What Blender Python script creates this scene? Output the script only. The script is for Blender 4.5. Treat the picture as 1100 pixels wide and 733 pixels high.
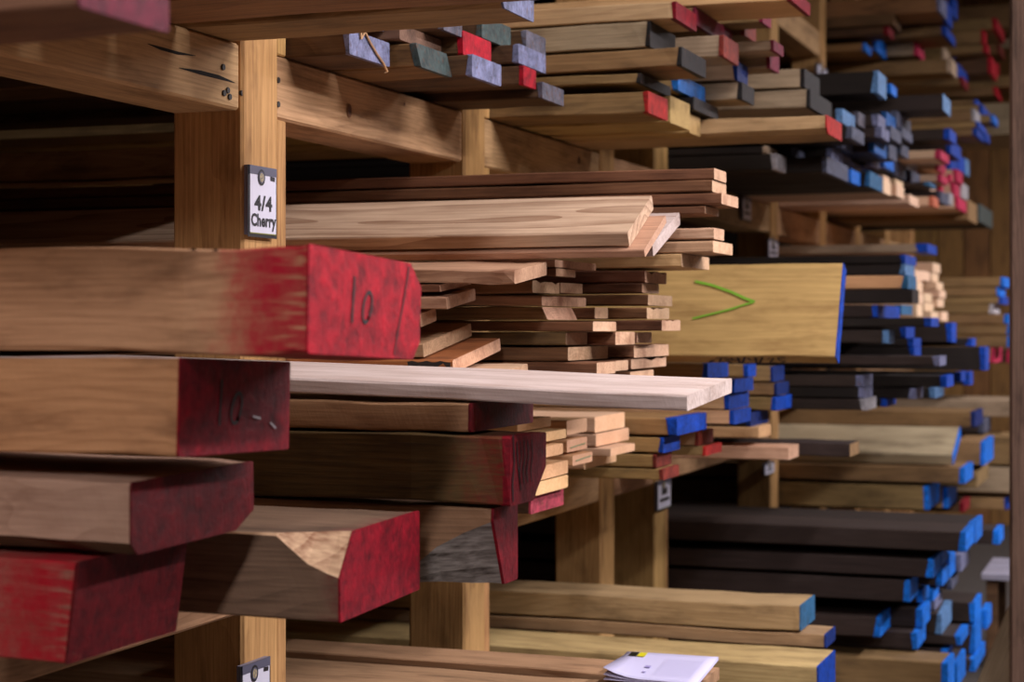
import bpy, math, random
from mathutils import Vector, Euler
random.seed(7)
for o in list(bpy.data.objects): bpy.data.objects.remove(o)
SC = bpy.context.scene
COL = SC.collection

# ------------------------------------------------------------------ camera
F, XR, HY, CX = 1900.0, 1250.0, 348.0, 550.0      # focal length and aisle vanishing point, 1100x733 frame
TH = math.atan((XR - CX) / F); S, C = math.sin(TH), math.cos(TH)
H = 1.56                                          # eye height above the floor
cam = bpy.data.cameras.new('camera'); camo = bpy.data.objects.new('camera', cam); COL.objects.link(camo)
cam.sensor_width = 36.0; cam.lens = 36.0 * F / 1100.0
cam.shift_y = (HY - 366.5) / 1100.0
camo.location = (0, 0, H); camo.rotation_euler = (math.pi / 2, 0, TH)
cam.dof.use_dof = True; cam.dof.focus_distance = 3.35; cam.dof.aperture_fstop = 4.2
cam.clip_start = 0.05; cam.clip_end = 100
SC.camera = camo

# ------------------------------------------------------------------ world, exposure
w = bpy.data.worlds.new('world'); SC.world = w; w.use_nodes = True
w.node_tree.nodes['Background'].inputs[0].default_value = (0.02, 0.02, 0.024, 1)
w.node_tree.nodes['Background'].inputs[1].default_value = 0.2
vs = SC.view_settings
vs.view_transform = 'Standard'; vs.look = 'None'; vs.gamma = 1.0; vs.use_curve_mapping = False
vs.exposure = -0.12

# ------------------------------------------------------------------ lamps of the shed (fluorescent strips over the aisle)
LAMPS = [(0.2, -2.5, 290), (0.7, 3.2, 130), (2.5, 3.4, 200), (2.5, 6.6, 230), (2.5, 9.6, 210), (2.5, 12.4, 160)]
LZ = 3.75
LCOL = (1.0, 0.94, 0.98)

# ------------------------------------------------------------------ geometry of the view
def xat(x, Y):
    u = (x - CX) / F; return -Y * (S - C * u) / (C + S * u)
def yat(x, X):
    u = (x - CX) / F; return -X * (C + S * u) / (S - C * u)
def fw(X, Y): return -S * X + C * Y
def zat(x, y, Y): return (HY - y) * fw(xat(x, Y), Y) / F + H

def lin(c):
    return tuple(((v / 255) / 12.92 if v / 255 <= .04045 else ((v / 255 + .055) / 1.055) ** 2.4) for v in c) + (1,)

# ------------------------------------------------------------------ materials
MATS = {}
def nt_new(name):
    m = bpy.data.materials.new(name); m.use_nodes = True
    t = m.node_tree; b = t.nodes['Principled BSDF']
    return m, t, b
def N(t, typ, **kw):
    n = t.nodes.new(typ)
    for k, v in kw.items():
        if k == 'ins':
            for i, val in v.items(): n.inputs[i].default_value = val
        else: setattr(n, k, v)
    return n
def L_(t, a, b): t.links.new(a, b)
def math_n(t, op, a, b=None, cl=False):
    n = t.nodes.new('ShaderNodeMath'); n.operation = op; n.use_clamp = cl
    for i, v in enumerate((a, b)):
        if v is None: continue
        if isinstance(v, (int, float)): n.inputs[i].default_value = v
        else: t.links.new(v, n.inputs[i])
    return n.outputs[0]
def mix_c(t, fac, a, b, typ='MIX'):
    n = t.nodes.new('ShaderNodeMix'); n.data_type = 'RGBA'; n.blend_type = typ
    for i, v in ((0, fac), (6, a), (7, b)):
        if isinstance(v, (int, float, tuple)): n.inputs[i].default_value = v
        else: t.links.new(v, n.inputs[i])
    return n.outputs[2]

def wood(name, light, dark, rings=150.0, contrast=.55, rough=.72, stain=None, stain_amt=.0, saw=.0, paint=None, band=.1, soft=.05, axis='X', var=.25, ringw=.45):
    """solid wood: growth rings round an off-centre pith, fibres along the board, optional paint daubed over its end"""
    if name in MATS: return MATS[name]
    m, t, b = nt_new(name)
    tc = N(t, 'ShaderNodeTexCoord'); oi = N(t, 'ShaderNodeObjectInfo')
    sep = N(t, 'ShaderNodeSeparateXYZ'); L_(t, tc.outputs['Object'], sep.inputs[0])
    ax = {'X': (0, 1, 2), 'Y': (1, 0, 2), 'Z': (2, 0, 1)}[axis]
    lx, ly, lz = (sep.outputs[i] for i in ax)
    rnd = oi.outputs['Random']
    off = math_n(t, 'MULTIPLY', rnd, 37.0)
    comb = N(t, 'ShaderNodeCombineXYZ')
    L_(t, math_n(t, 'ADD', math_n(t, 'MULTIPLY', lx, .16), off), comb.inputs[0]); L_(t, ly, comb.inputs[1]); L_(t, lz, comb.inputs[2])
    n1 = N(t, 'ShaderNodeTexNoise', ins={'Scale': 6.0, 'Detail': 2.0}); L_(t, comb.outputs[0], n1.inputs['Vector'])
    # distance from the pith
    py = math_n(t, 'ADD', ly, math_n(t, 'SUBTRACT', math_n(t, 'MULTIPLY', rnd, .22), .22))
    pz = math_n(t, 'ADD', lz, math_n(t, 'MULTIPLY', math_n(t, 'FRACT', math_n(t, 'MULTIPLY', rnd, 7.3)), .11))
    r = math_n(t, 'SQRT', math_n(t, 'ADD', math_n(t, 'MULTIPLY', py, py), math_n(t, 'MULTIPLY', pz, pz)))
    r = math_n(t, 'ADD', r, math_n(t, 'MULTIPLY', n1.outputs[0], .11))
    ring = math_n(t, 'FRACT', math_n(t, 'MULTIPLY', r, rings))
    ring = math_n(t, 'POWER', ring, 2.2)
    # fibres
    comb2 = N(t, 'ShaderNodeCombineXYZ')
    L_(t, math_n(t, 'ADD', math_n(t, 'MULTIPLY', lx, 5.0), off), comb2.inputs[0])
    L_(t, math_n(t, 'MULTIPLY', ly, 150.0), comb2.inputs[1]); L_(t, math_n(t, 'MULTIPLY', lz, 150.0), comb2.inputs[2])
    n2 = N(t, 'ShaderNodeTexNoise', ins={'Scale': 1.0, 'Detail': 3.0, 'Roughness': .6}); L_(t, comb2.outputs[0], n2.inputs['Vector'])
    comb3 = N(t, 'ShaderNodeCombineXYZ')
    L_(t, math_n(t, 'ADD', math_n(t, 'MULTIPLY', lx, 2.4), off), comb3.inputs[0]); L_(t, math_n(t, 'MULTIPLY', ly, 9), comb3.inputs[1]); L_(t, math_n(t, 'MULTIPLY', lz, 9), comb3.inputs[2])
    n3 = N(t, 'ShaderNodeTexNoise', ins={'Scale': 1.6, 'Detail': 4.0, 'Roughness': .65}); L_(t, comb3.outputs[0], n3.inputs['Vector'])
    f = math_n(t, 'ADD', math_n(t, 'MULTIPLY', ring, ringw * contrast), math_n(t, 'MULTIPLY', math_n(t, 'SUBTRACT', n2.outputs[0], .36), contrast * 2.0))
    f = math_n(t, 'ADD', f, math_n(t, 'MULTIPLY', math_n(t, 'SUBTRACT', n3.outputs[0], .45), 2.0 * contrast), True)
    col = mix_c(t, f, lin(light), lin(dark))
    if stain:
        sm = N(t, 'ShaderNodeMapRange', ins={1: .52, 2: .72, 3: 0, 4: stain_amt}); L_(t, n3.outputs[0], sm.inputs[0])
        col = mix_c(t, sm.outputs[0], col, lin(stain))
    # board to board variation
    hsv = N(t, 'ShaderNodeHueSaturation')
    L_(t, math_n(t, 'ADD', math_n(t, 'MULTIPLY', rnd, 2 * var), 1.0 - var), hsv.inputs['Value'])
    L_(t, math_n(t, 'ADD', math_n(t, 'MULTIPLY', math_n(t, 'FRACT', math_n(t, 'MULTIPLY', rnd, 13.7)), .018), .491), hsv.inputs['Hue'])
    L_(t, col, hsv.inputs['Color']); col = hsv.outputs[0]
    rr = rough
    if paint:
        n4 = N(t, 'ShaderNodeTexNoise', ins={'Scale': 18.0, 'Detail': 6.0, 'Roughness': .75}); L_(t, tc.outputs['Object'], n4.inputs['Vector'])
        e = math_n(t, 'ADD', lx, math_n(t, 'MULTIPLY', math_n(t, 'SUBTRACT', n4.outputs[0], .5), soft * 2.4))
        mr = N(t, 'ShaderNodeMapRange', ins={1: -band - soft, 2: -band + soft, 3: 0, 4: 1}); mr.interpolation_type = 'SMOOTHSTEP'
        L_(t, e, mr.inputs[0])
        thin = math_n(t, 'MULTIPLY', mr.outputs[0], math_n(t, 'ADD', math_n(t, 'MULTIPLY', n4.outputs[0], .7), .58), True)
        pc = mix_c(t, n4.outputs[0], lin(tuple(int(v * .75) for v in paint)), lin(paint))
        c5 = N(t, 'ShaderNodeCombineXYZ')
        L_(t, math_n(t, 'MULTIPLY', lx, 14.0), c5.inputs[0]); L_(t, math_n(t, 'MULTIPLY', ly, 120.0), c5.inputs[1]); L_(t, math_n(t, 'MULTIPLY', lz, 120.0), c5.inputs[2])
        n5 = N(t, 'ShaderNodeTexNoise', ins={'Scale': 1.0, 'Detail': 3.0}); L_(t, c5.outputs[0], n5.inputs['Vector'])
        wear = N(t, 'ShaderNodeMapRange', ins={1: .48, 2: .62, 3: 0, 4: .75}); L_(t, n5.outputs[0], wear.inputs[0])
        near = N(t, 'ShaderNodeMapRange', ins={1: -.06, 2: -.01, 3: 0.15, 4: 1}); L_(t, lx, near.inputs[0])
        thin = math_n(t, 'MULTIPLY', thin, math_n(t, 'SUBTRACT', 1.0, math_n(t, 'MULTIPLY', wear.outputs[0], near.outputs[0])))
        col = mix_c(t, thin, col, pc)
    L_(t, col, b.inputs['Base Color'])
    b.inputs['Roughness'].default_value = rr
    b.inputs['Specular IOR Level'].default_value = .25
    bp = N(t, 'ShaderNodeBump', ins={'Strength': .5, 'Distance': .002})
    hgt = n2.outputs[0]
    if saw > 0:
        c4 = N(t, 'ShaderNodeCombineXYZ')
        L_(t, math_n(t, 'ADD', math_n(t, 'MULTIPLY', lx, 160.0), math_n(t, 'MULTIPLY', lz, 60.0)), c4.inputs[0]); L_(t, math_n(t, 'MULTIPLY', ly, 7.0), c4.inputs[1]); L_(t, math_n(t, 'MULTIPLY', lz, 7.0), c4.inputs[2])
        ns = N(t, 'ShaderNodeTexNoise', ins={'Scale': 1.0, 'Detail': 2.0}); L_(t, c4.outputs[0], ns.inputs['Vector'])
        hgt = math_n(t, 'ADD', hgt, math_n(t, 'MULTIPLY', ns.outputs[0], saw * 4))
    L_(t, hgt, bp.inputs['Height']); L_(t, bp.outputs[0], b.inputs['Normal'])
    MATS[name] = m
    return m

def paintm(name, c, under=(96, 64, 44), cover=.9, rough=.6, dark=.5, bump=.8):
    """paint or wax brushed on a sawn end: uneven, saw marks showing through"""
    if name in MATS: return MATS[name]
    m, t, b = nt_new(name)
    tc = N(t, 'ShaderNodeTexCoord'); oi = N(t, 'ShaderNodeObjectInfo')
    off = N(t, 'ShaderNodeVectorMath', operation='ADD'); L_(t, tc.outputs['Object'], off.inputs[0])
    cm = N(t, 'ShaderNodeCombineXYZ'); L_(t, math_n(t, 'MULTIPLY', oi.outputs['Random'], 31.0), cm.inputs[0]); L_(t, cm.outputs[0], off.inputs[1])
    n1 = N(t, 'ShaderNodeTexNoise', ins={'Scale': 34.0, 'Detail': 7.0, 'Roughness': .78}); L_(t, off.outputs[0], n1.inputs['Vector'])
    mp = N(t, 'ShaderNodeMapping'); mp.inputs['Scale'].default_value = (40, 150, 60); mp.inputs['Rotation'].default_value = (.5, 0, 0)
    L_(t, off.outputs[0], mp.inputs['Vector'])
    n2 = N(t, 'ShaderNodeTexNoise', ins={'Scale': 1.0, 'Detail': 3.0}); L_(t, mp.outputs[0], n2.inputs['Vector'])
    ctr = N(t, 'ShaderNodeMapRange', ins={1: .36, 2: .66, 3: 0, 4: 1}); L_(t, math_n(t, 'ADD', math_n(t, 'MULTIPLY', n1.outputs[0], .82), math_n(t, 'MULTIPLY', n2.outputs[0], .18)), ctr.inputs[0])
    col = mix_c(t, ctr.outputs[0], lin(tuple(int(v * dark) for v in c)), lin(c))
    mr = N(t, 'ShaderNodeMapRange', ins={1: cover * .62 + .1, 2: cover * .62 + .22, 3: 0, 4: .8}); L_(t, n2.outputs[0], mr.inputs[0])
    col = mix_c(t, mr.outputs[0], col, lin(under))
    hsv = N(t, 'ShaderNodeHueSaturation')
    L_(t, math_n(t, 'ADD', math_n(t, 'MULTIPLY', oi.outputs['Random'], .3), .85), hsv.inputs['Value']); L_(t, col, hsv.inputs['Color'])
    L_(t, hsv.outputs[0], b.inputs['Base Color'])
    b.inputs['Roughness'].default_value = rough; b.inputs['Specular IOR Level'].default_value = .22
    bp = N(t, 'ShaderNodeBump', ins={'Strength': bump, 'Distance': .003}); L_(t, math_n(t, 'ADD', n1.outputs[0], math_n(t, 'MULTIPLY', n2.outputs[0], .6)), bp.inputs['Height']); L_(t, bp.outputs[0], b.inputs['Normal'])
    MATS[name] = m
    return m

def plain(name, c, rough=.6, emit=None, noise=0.0, metal=0.0):
    if name in MATS: return MATS[name]
    m, t, b = nt_new(name)
    b.inputs['Base Color'].default_value = lin(c); b.inputs['Roughness'].default_value = rough; b.inputs['Metallic'].default_value = metal
    if noise:
        tc = N(t, 'ShaderNodeTexCoord')
        n = N(t, 'ShaderNodeTexNoise', ins={'Scale': 9.0, 'Detail': 6.0, 'Roughness': .65}); L_(t, tc.outputs['Object'], n.inputs['Vector'])
        L_(t, mix_c(t, n.outputs[0], lin(tuple(int(v * (1 - noise)) for v in c)), lin(tuple(min(255, int(v * (1 + noise * .6))) for v in c))), b.inputs['Base Color'])
        bp = N(t, 'ShaderNodeBump', ins={'Strength': .3, 'Distance': .004}); L_(t, n.outputs[0], bp.inputs['Height']); L_(t, bp.outputs[0], b.inputs['Normal'])
    if emit:
        b.inputs['Emission Color'].default_value = lin(c); b.inputs['Emission Strength'].default_value = emit
    MATS[name] = m
    return m

WOOD = {
 'post':    dict(light=(198, 154, 98), dark=(138, 96, 54), rings=90, contrast=.6, axis='Z', stain=(92, 64, 38), stain_amt=.5, var=.08),
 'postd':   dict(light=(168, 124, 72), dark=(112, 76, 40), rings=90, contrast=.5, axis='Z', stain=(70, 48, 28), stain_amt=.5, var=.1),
 'beam':    dict(light=(200, 158, 116), dark=(138, 100, 66), rings=110, contrast=.6, axis='Y', stain=(98, 72, 50), stain_amt=.55, var=.08),
 'slab':    dict(light=(196, 150, 110), dark=(130, 90, 60), rings=120, contrast=.6, stain=(108, 74, 54), stain_amt=.6, saw=.12, var=.08),
 'brown':   dict(light=(152, 112, 72), dark=(88, 60, 36), rings=130, contrast=.65, stain=(58, 40, 26), stain_amt=.5, var=.2),
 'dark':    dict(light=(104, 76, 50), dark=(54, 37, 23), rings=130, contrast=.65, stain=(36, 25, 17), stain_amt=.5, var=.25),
 'walnut':  dict(light=(58, 45, 39), dark=(27, 20, 17), rings=150, contrast=.6, stain=(84, 70, 64), stain_amt=.4, var=.25),
 'black':   dict(light=(40, 32, 27), dark=(17, 13, 11), rings=150, contrast=.5, var=.25),
 'cherry':  dict(light=(202, 160, 126), dark=(140, 100, 74), rings=140, contrast=.6, stain=(128, 82, 58), stain_amt=.5, saw=.1, var=.12),
 'cherryd': dict(light=(132, 90, 63), dark=(80, 50, 33), rings=140, contrast=.6, stain=(74, 46, 32), stain_amt=.5, var=.14),
 'pale':    dict(light=(216, 180, 148), dark=(172, 130, 98), rings=130, contrast=.5, saw=.06, var=.08),
 'plank':   dict(light=(208, 176, 148), dark=(146, 110, 86), rings=42, contrast=.6, var=.04, ringw=1.0),
 'white':   dict(light=(212, 194, 186), dark=(138, 106, 86), rings=110, contrast=.55, saw=.15, var=.02),
 'maple':   dict(light=(222, 180, 130), dark=(178, 132, 86), rings=120, contrast=.55, saw=.1, var=.08),
 'yellow':  dict(light=(192, 158, 98), dark=(140, 110, 62), rings=50, contrast=.5, stain=(130, 96, 54), stain_amt=.5, var=.03),
 'olive':   dict(light=(150, 120, 78), dark=(96, 72, 44), rings=120, contrast=.6, stain=(66, 52, 34), stain_amt=.5, var=.16),
 'grey':    dict(light=(168, 146, 118), dark=(110, 92, 70), rings=120, contrast=.6, stain=(88, 74, 60), stain_amt=.5, var=.12),
}
def W_(k, **kw):
    if kw:
        d = dict(WOOD[k]); d.update(kw); return wood(('wood_%s_%s' % (k, '_'.join(str(v) for v in kw.values())))[:60], **d)
    return wood('wood_' + k, **WOOD[k])
PAINT = {
 'red': ((204, 14, 42), .95), 'dred': ((104, 8, 19), .95), 'crim': ((146, 10, 32), .93), 'rust': ((146, 56, 44), .85), 'pink': ((224, 50, 96), .95),
 'brick': ((200, 42, 36), .95), 'mag': ((138, 36, 62), .9), 'rose': ((196, 74, 92), .75),
 'blue': ((8, 78, 200), .95), 'dblue': ((14, 50, 130), .9), 'sky': ((20, 132, 255), .97), 'lblue': ((112, 160, 214), .85), 'teal': ((54, 120, 168), .8),
 'lav': ((142, 146, 184), .8), 'wax': ((124, 122, 138), .7), 'gray': ((100, 106, 130), .8), 'green': ((84, 100, 98), .75), 'blk': ((40, 36, 36), .85),
 'cream': ((226, 196, 164), .9), 'white': ((206, 200, 204), .9), 'orange': ((236, 130, 96), .9), 'azure': ((34, 112, 196), .8),
}
def P_(k):
    c, cov = PAINT[k]; return paintm('paint_' + k, c, cover=cov)
PNAME = {'red': 'red', 'dred': 'dark red', 'crim': 'crimson', 'rust': 'rust-red', 'pink': 'pink', 'brick': 'bright red', 'mag': 'magenta', 'rose': 'rose-red', 'blue': 'blue', 'dblue': 'dark blue', 'sky': 'bright blue', 'lblue': 'pale blue', 'teal': 'teal', 'lav': 'lavender-grey', 'wax': 'grey', 'gray': 'blue-grey', 'green': 'grey-green', 'blk': 'black', 'cream': 'cream', 'white': 'white', 'orange': 'orange', 'azure': 'azure blue'}

# ------------------------------------------------------------------ object helpers
def mesh_obj(name, verts, faces, mat, parent=None, mats=None, fm=None, smooth=False):
    me = bpy.data.meshes.new(name); me.from_pydata([tuple(v) for v in verts], [], faces); me.update()
    for mm in (mats or [mat]): me.materials.append(mm)
    if fm:
        for p, i in zip(me.polygons, fm): p.material_index = i
    if smooth:
        for p in me.polygons: p.use_smooth = True
    o = bpy.data.objects.new(name, me); COL.objects.link(o)
    if parent: o.parent = parent
    return o
def tag(o, label=None, cat=None, group=None, kind=None):
    if label: o['label'] = label
    if cat: o['category'] = cat
    if group: o['group'] = group
    if kind: o['kind'] = kind
    return o
def empty(name, loc, rot=(0, 0, 0)):
    o = bpy.data.objects.new(name, None); COL.objects.link(o); o.location = loc; o.rotation_euler = rot; o.empty_display_size = .05
    return o
def box_v(x0, x1, y0, y1, z0, z1, ch=0.0):
    """chamfered box (vertical and long edges) as verts, faces"""
    if ch <= 0:
        v = [(x, y, z) for x in (x0, x1) for y in (y0, y1) for z in (z0, z1)]
        f = [(0, 1, 3, 2), (4, 6, 7, 5), (0, 4, 5, 1), (2, 3, 7, 6), (0, 2, 6, 4), (1, 5, 7, 3)]
        return v, f
    v = []; f = []
    dims = [(x0, x1), (y0, y1), (z0, z1)]
    idx = {}
    for sx in (0, 1):
        for sy in (0, 1):
            for sz in (0, 1):
                s = (sx, sy, sz)
                for a in range(3):
                    p = []
                    for k in range(3):
                        d = dims[k][s[k]]
                        if k != a: d += ch * (1 if s[k] == 0 else -1)
                        p.append(d)
                    idx[(s, a)] = len(v); v.append(tuple(p))
    for a in range(3):
        b, c = (a + 1) % 3, (a + 2) % 3
        for sa in (0, 1):
            q = []
            for sb, sc in ((0, 0), (1, 0), (1, 1), (0, 1)):
                s = [0, 0, 0]; s[a] = sa; s[b] = sb; s[c] = sc; q.append(idx[(tuple(s), a)])
            f.append(tuple(q if sa else q[::-1]))
        for sb in (0, 1):
            for sc in (0, 1):
                q = []
                s0 = [0, 0, 0]; s0[a] = 0; s0[b] = sb; s0[c] = sc
                s1 = list(s0); s1[a] = 1
                q = [idx[(tuple(s0), b)], idx[(tuple(s1), b)], idx[(tuple(s1), c)], idx[(tuple(s0), c)]]
                f.append(tuple(q if sb != sc else q[::-1]))
    for s in [(i, j, k) for i in (0, 1) for j in (0, 1) for k in (0, 1)]:
        q = [idx[(s, 0)], idx[(s, 1)], idx[(s, 2)]]
        f.append(tuple(q if sum(s) % 2 else q[::-1]))
    return v, f
def box(name, x0, x1, y0, y1, z0, z1, mat, parent=None, ch=0.0, origin=None):
    ox, oy, oz = origin or ((x0 + x1) / 2, (y0 + y1) / 2, z0)
    v, f = box_v(x0 - ox, x1 - ox, y0 - oy, y1 - oy, z0 - oz, z1 - oz, ch)
    o = mesh_obj(name, v, f, mat, parent)
    o.location = (ox, oy, oz)
    if parent: o.location = Vector((ox, oy, oz)) - parent.location
    return o

# ------------------------------------------------------------------ the setting
XL, XRT, YB, YF, ZC = -5.0, 4.6, -4.0, 14.2, 4.5
PX = -1.66                                        # front face of the rack posts
flo = mesh_obj('floor', [(XL, YB, 0), (XRT, YB, 0), (XRT, YF, 0), (XL, YF, 0)], [(0, 1, 2, 3)], plain('concrete', (62, 56, 52), .8, noise=.3)); tag(flo, 'worn grey concrete floor of the lumber shed', None, kind='structure')
cei = mesh_obj('ceiling', [(XL, YB, ZC), (XL, YF, ZC), (XRT, YF, ZC), (XRT, YB, ZC)], [(0, 1, 2, 3)], plain('ceiling_boards', (52, 40, 30), .85, noise=.2)); tag(cei, 'brown board ceiling of the shed', None, kind='structure')
wm = plain('wall_boards', (58, 42, 28), .85, noise=.25)
for nm, vs_ in (('wall_left', [(XL, YB, 0), (XL, YF, 0), (XL, YF, ZC), (XL, YB, ZC)]), ('wall_right', [(XRT, YB, 0), (XRT, YB, ZC), (XRT, YF, ZC), (XRT, YF, 0)]), ('wall_front', [(XL, YB, 0), (XL, YB, ZC), (XRT, YB, ZC), (XRT, YB, 0)])):
    o = mesh_obj(nm, vs_, [(0, 1, 2, 3)], wm); tag(o, 'brown boarded side of the shed' if nm != 'wall_front' else 'brown boarded end of the shed behind the viewer', None, kind='structure')
wb = mesh_obj('wall_back', [(XL, YF, 0), (XRT, YF, 0), (XRT, YF, ZC), (XL, YF, ZC)], [(0, 1, 2, 3)], plain('wall_gap', (40, 28, 18), .9)); tag(wb, 'end wall of vertical brown planks', None, kind='structure')
x = -2.3
pm = W_('postd', light=(136, 98, 54), dark=(88, 60, 32))
while x < XRT - .05:
    wd = .19 + .03 * random.random()
    o = box('plank', x, min(x + wd, XRT), YF - .03 - .006 * random.random(), YF - .002, 0, ZC, pm, None, .004); o.parent = wb
    x += wd + .008

# lamps with their fixtures
for i, (lx, ly, pw) in enumerate(LAMPS):
    r = empty('strip_light', (lx, ly, LZ)); tag(r, ['white strip light over the aisle behind the viewer', 'white strip light over the aisle beside the cherry boards', 'white strip light on the far side of the aisle, nearest the viewer', 'white strip light on the far side of the aisle, second along', 'white strip light on the far side of the aisle, third along', 'white strip light on the far side of the aisle by the end wall'][i], 'lamp', 'strip lights over the aisle')
    box('housing', lx - .09, lx + .09, ly - 1.2, ly + 1.2, LZ + .045, LZ + .1, plain('lamp_white', (225, 225, 225), .4), r, .008)
    for sx in (-1, 1):
        nseg = 10; v = []; f = []
        for k in range(2):
            for j in range(nseg):
                a = 2 * math.pi * j / nseg; v.append((sx * .045 + .014 * math.cos(a), -1.15 + 2.3 * k, .025 + .014 * math.sin(a)))
        for j in range(nseg): f.append((j, (j + 1) % nseg, nseg + (j + 1) % nseg, nseg + j))
        f += [tuple(range(nseg))[::-1], tuple(range(nseg, 2 * nseg))]
        mesh_obj('tube', v, f, plain('tube_glow', (255, 245, 252), .4, emit=6.0), r, smooth=True)
    for sy in (-.9, .9):
        box('hanger_rod', lx - .006, lx + .006, ly + sy - .006, ly + sy + .006, LZ + .1, ZC, plain('rod', (120, 120, 120), .4, metal=.8), r)
    ld = bpy.data.lights.new('strip_lamp', 'AREA'); ld.shape = 'RECTANGLE'; ld.size = .3; ld.size_y = 2.4; ld.energy = pw; ld.color = LCOL
    lo = bpy.data.objects.new('strip_lamp', ld); COL.objects.link(lo); lo.location = (lx, ly, LZ - .01)

# ------------------------------------------------------------------ racks
ZA, ZB = H + .538, H - .431                        # tops of the front beams
LEV = [ZB - .97, ZB, ZA, ZA + .97]
BH, PW, PD = .128, .145, .155
BEAMS = []
def rack(label, posts, levels_of, jacks=True, y_origin=None, xf=PX, ptop=3.9):
    r = empty('lumber_rack', (xf - .08, posts[0], 0)); tag(r, label, 'rack')
    for i, y in enumerate(posts):
        box('post', xf - PD, xf, y, y + PW, 0, ptop, W_('post'), r, .006)
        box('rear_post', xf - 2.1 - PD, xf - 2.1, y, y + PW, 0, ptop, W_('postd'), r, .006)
        if i + 1 < len(posts):
            y2 = posts[i + 1]
            lv = levels_of(i)
            for k, z in enumerate(lv):
                BEAMS.append((y + PW, y2, z - BH, z))
                b = box('beam', xf - PD + .004, xf - .006, y + PW + .002, y2 - .002, z - BH, z, W_('beam'), r, .005)
                box('rear_beam', xf - 2.1 - PD, xf - 2.1, y + PW + .002, y2 - .002, z - BH, z, W_('dark', axis='Y'), r, .005)  # dark wood colour stands in for the shade deep in the rack
                zlo = 0 if k == 0 else lv[k - 1] + .001
                if jacks:
                    box('jack_stud', xf - PD + .02, xf - .004, y + PW + .003, y + PW + .042, zlo, z - BH - .001, W_('post'), r, .003)
    return r
P1 = [0.55, 1.70, 3.01, 4.16, 5.318]
rk = rack('near pine lumber rack of square posts and beams, carrying the thick red slabs', P1, lambda i: LEV if i > 0 else LEV)
P2 = [5.945, 7.88, 9.12, 10.24, 11.41, 12.6]
def lev2(i):
    return [LEV[0], H - (.431 if i == 0 else .275), ZA, H + (1.508, 1.508, 1.33, 1.33, 1.2)[i]]
rk2 = rack('far pine lumber rack running on to the plank end wall', P2, lev2)
for z in LEV:                                     # short beams bridging the two racks
    box('beam', PX - PD + .004, PX - .006, 5.318 + PW + .002, 5.943, z - BH, z, W_('beam'), rk, .005); BEAMS.append((5.46, 5.945, z - BH, z))
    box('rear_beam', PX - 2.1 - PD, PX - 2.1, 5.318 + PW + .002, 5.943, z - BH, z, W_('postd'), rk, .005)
# bolts and nails on the nearest post and beams
def nails(parent, pts, rad=.006):
    for (yy, zz) in pts:
        v = []; f = []
        for j in range(8):
            a = 2 * math.pi * j / 8; v.append((0.0015, rad * math.cos(a), rad * math.sin(a)))
        for j in range(8):
            a = 2 * math.pi * j / 8; v.append((-.004, rad * math.cos(a), rad * math.sin(a)))
        f = [tuple(range(8))] + [(j + 8, (j + 1) % 8 + 8, (j + 1) % 8, j) for j in range(8)]
        o = mesh_obj('nail', v, f, plain('nail_dark', (48, 42, 38), .6), parent); o.location = Vector((PX - .004, yy, zz)) - parent.location
def yz(x, y, X=PX):
    Y = yat(x, X); return (Y, (HY - y) * fw(X, Y) / F + H)
nails(rk, [yz(301, 86), yz(301, 112), yz(242, 72), yz(243, 100), yz(247, 97), yz(249, 104), yz(262, 100)], .006)

# knots on the beam right of the sign post
def knot(parent, x, y, rad, X=PX - .005):
    Y, z = yz(x, y, X)
    v = [(0, 0, 0)]; f = []
    n = 14
    for q, (rr, dx) in enumerate(((.6, .001), (1.0, .0008))):
        for j in range(n):
            a = 2 * math.pi * j / n; v.append((dx, rr * rad * 1.0 * math.cos(a), rr * rad * 1.25 * math.sin(a)))
    for j in range(n):
        f.append((0, 1 + j, 1 + (j + 1) % n)); f.append((1 + j, 1 + n + j, 1 + n + (j + 1) % n, 1 + (j + 1) % n))
    o = mesh_obj('knot', v, f, None, parent, mats=[plain('knot_dark', (74, 44, 26), .7), plain('knot_mid', (110, 70, 42), .7)], fm=[0, 1] * n)
    o.location = Vector((X + .0005, Y, z)) - parent.location
knot(rk, 375, 119, .012); knot(rk, 434, 112, .004); knot(rk, 600, 141, .012); knot(rk, 622, 172, .01)
# drying cracks in the left beam
def crack_strip(parent, pts, X, wd=.003, name='crack', mat=None):
    v = []; f = []
    n = len(pts)
    for i, (x, y) in enumerate(pts):
        Y, z = yz(x, y, X); hw = wd * (1 if 0 < i < n - 1 else .15)
        v += [(X + .0008, Y, z + hw), (X + .0008, Y, z - hw)]
    for i in range(n - 1): f.append((2 * i, 2 * i + 1, 2 * i + 3, 2 * i + 2))
    o = mesh_obj(name, v, f, mat or plain('crack_black', (16, 12, 9), .9), parent); o.location = -Vector(parent.location)
crack_strip(rk, [(158, 47), (172, 52), (190, 57), (210, 60)], PX - .006)
crack_strip(rk, [(192, 73), (215, 78), (235, 83), (252, 89)], PX - .006, .004)

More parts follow.
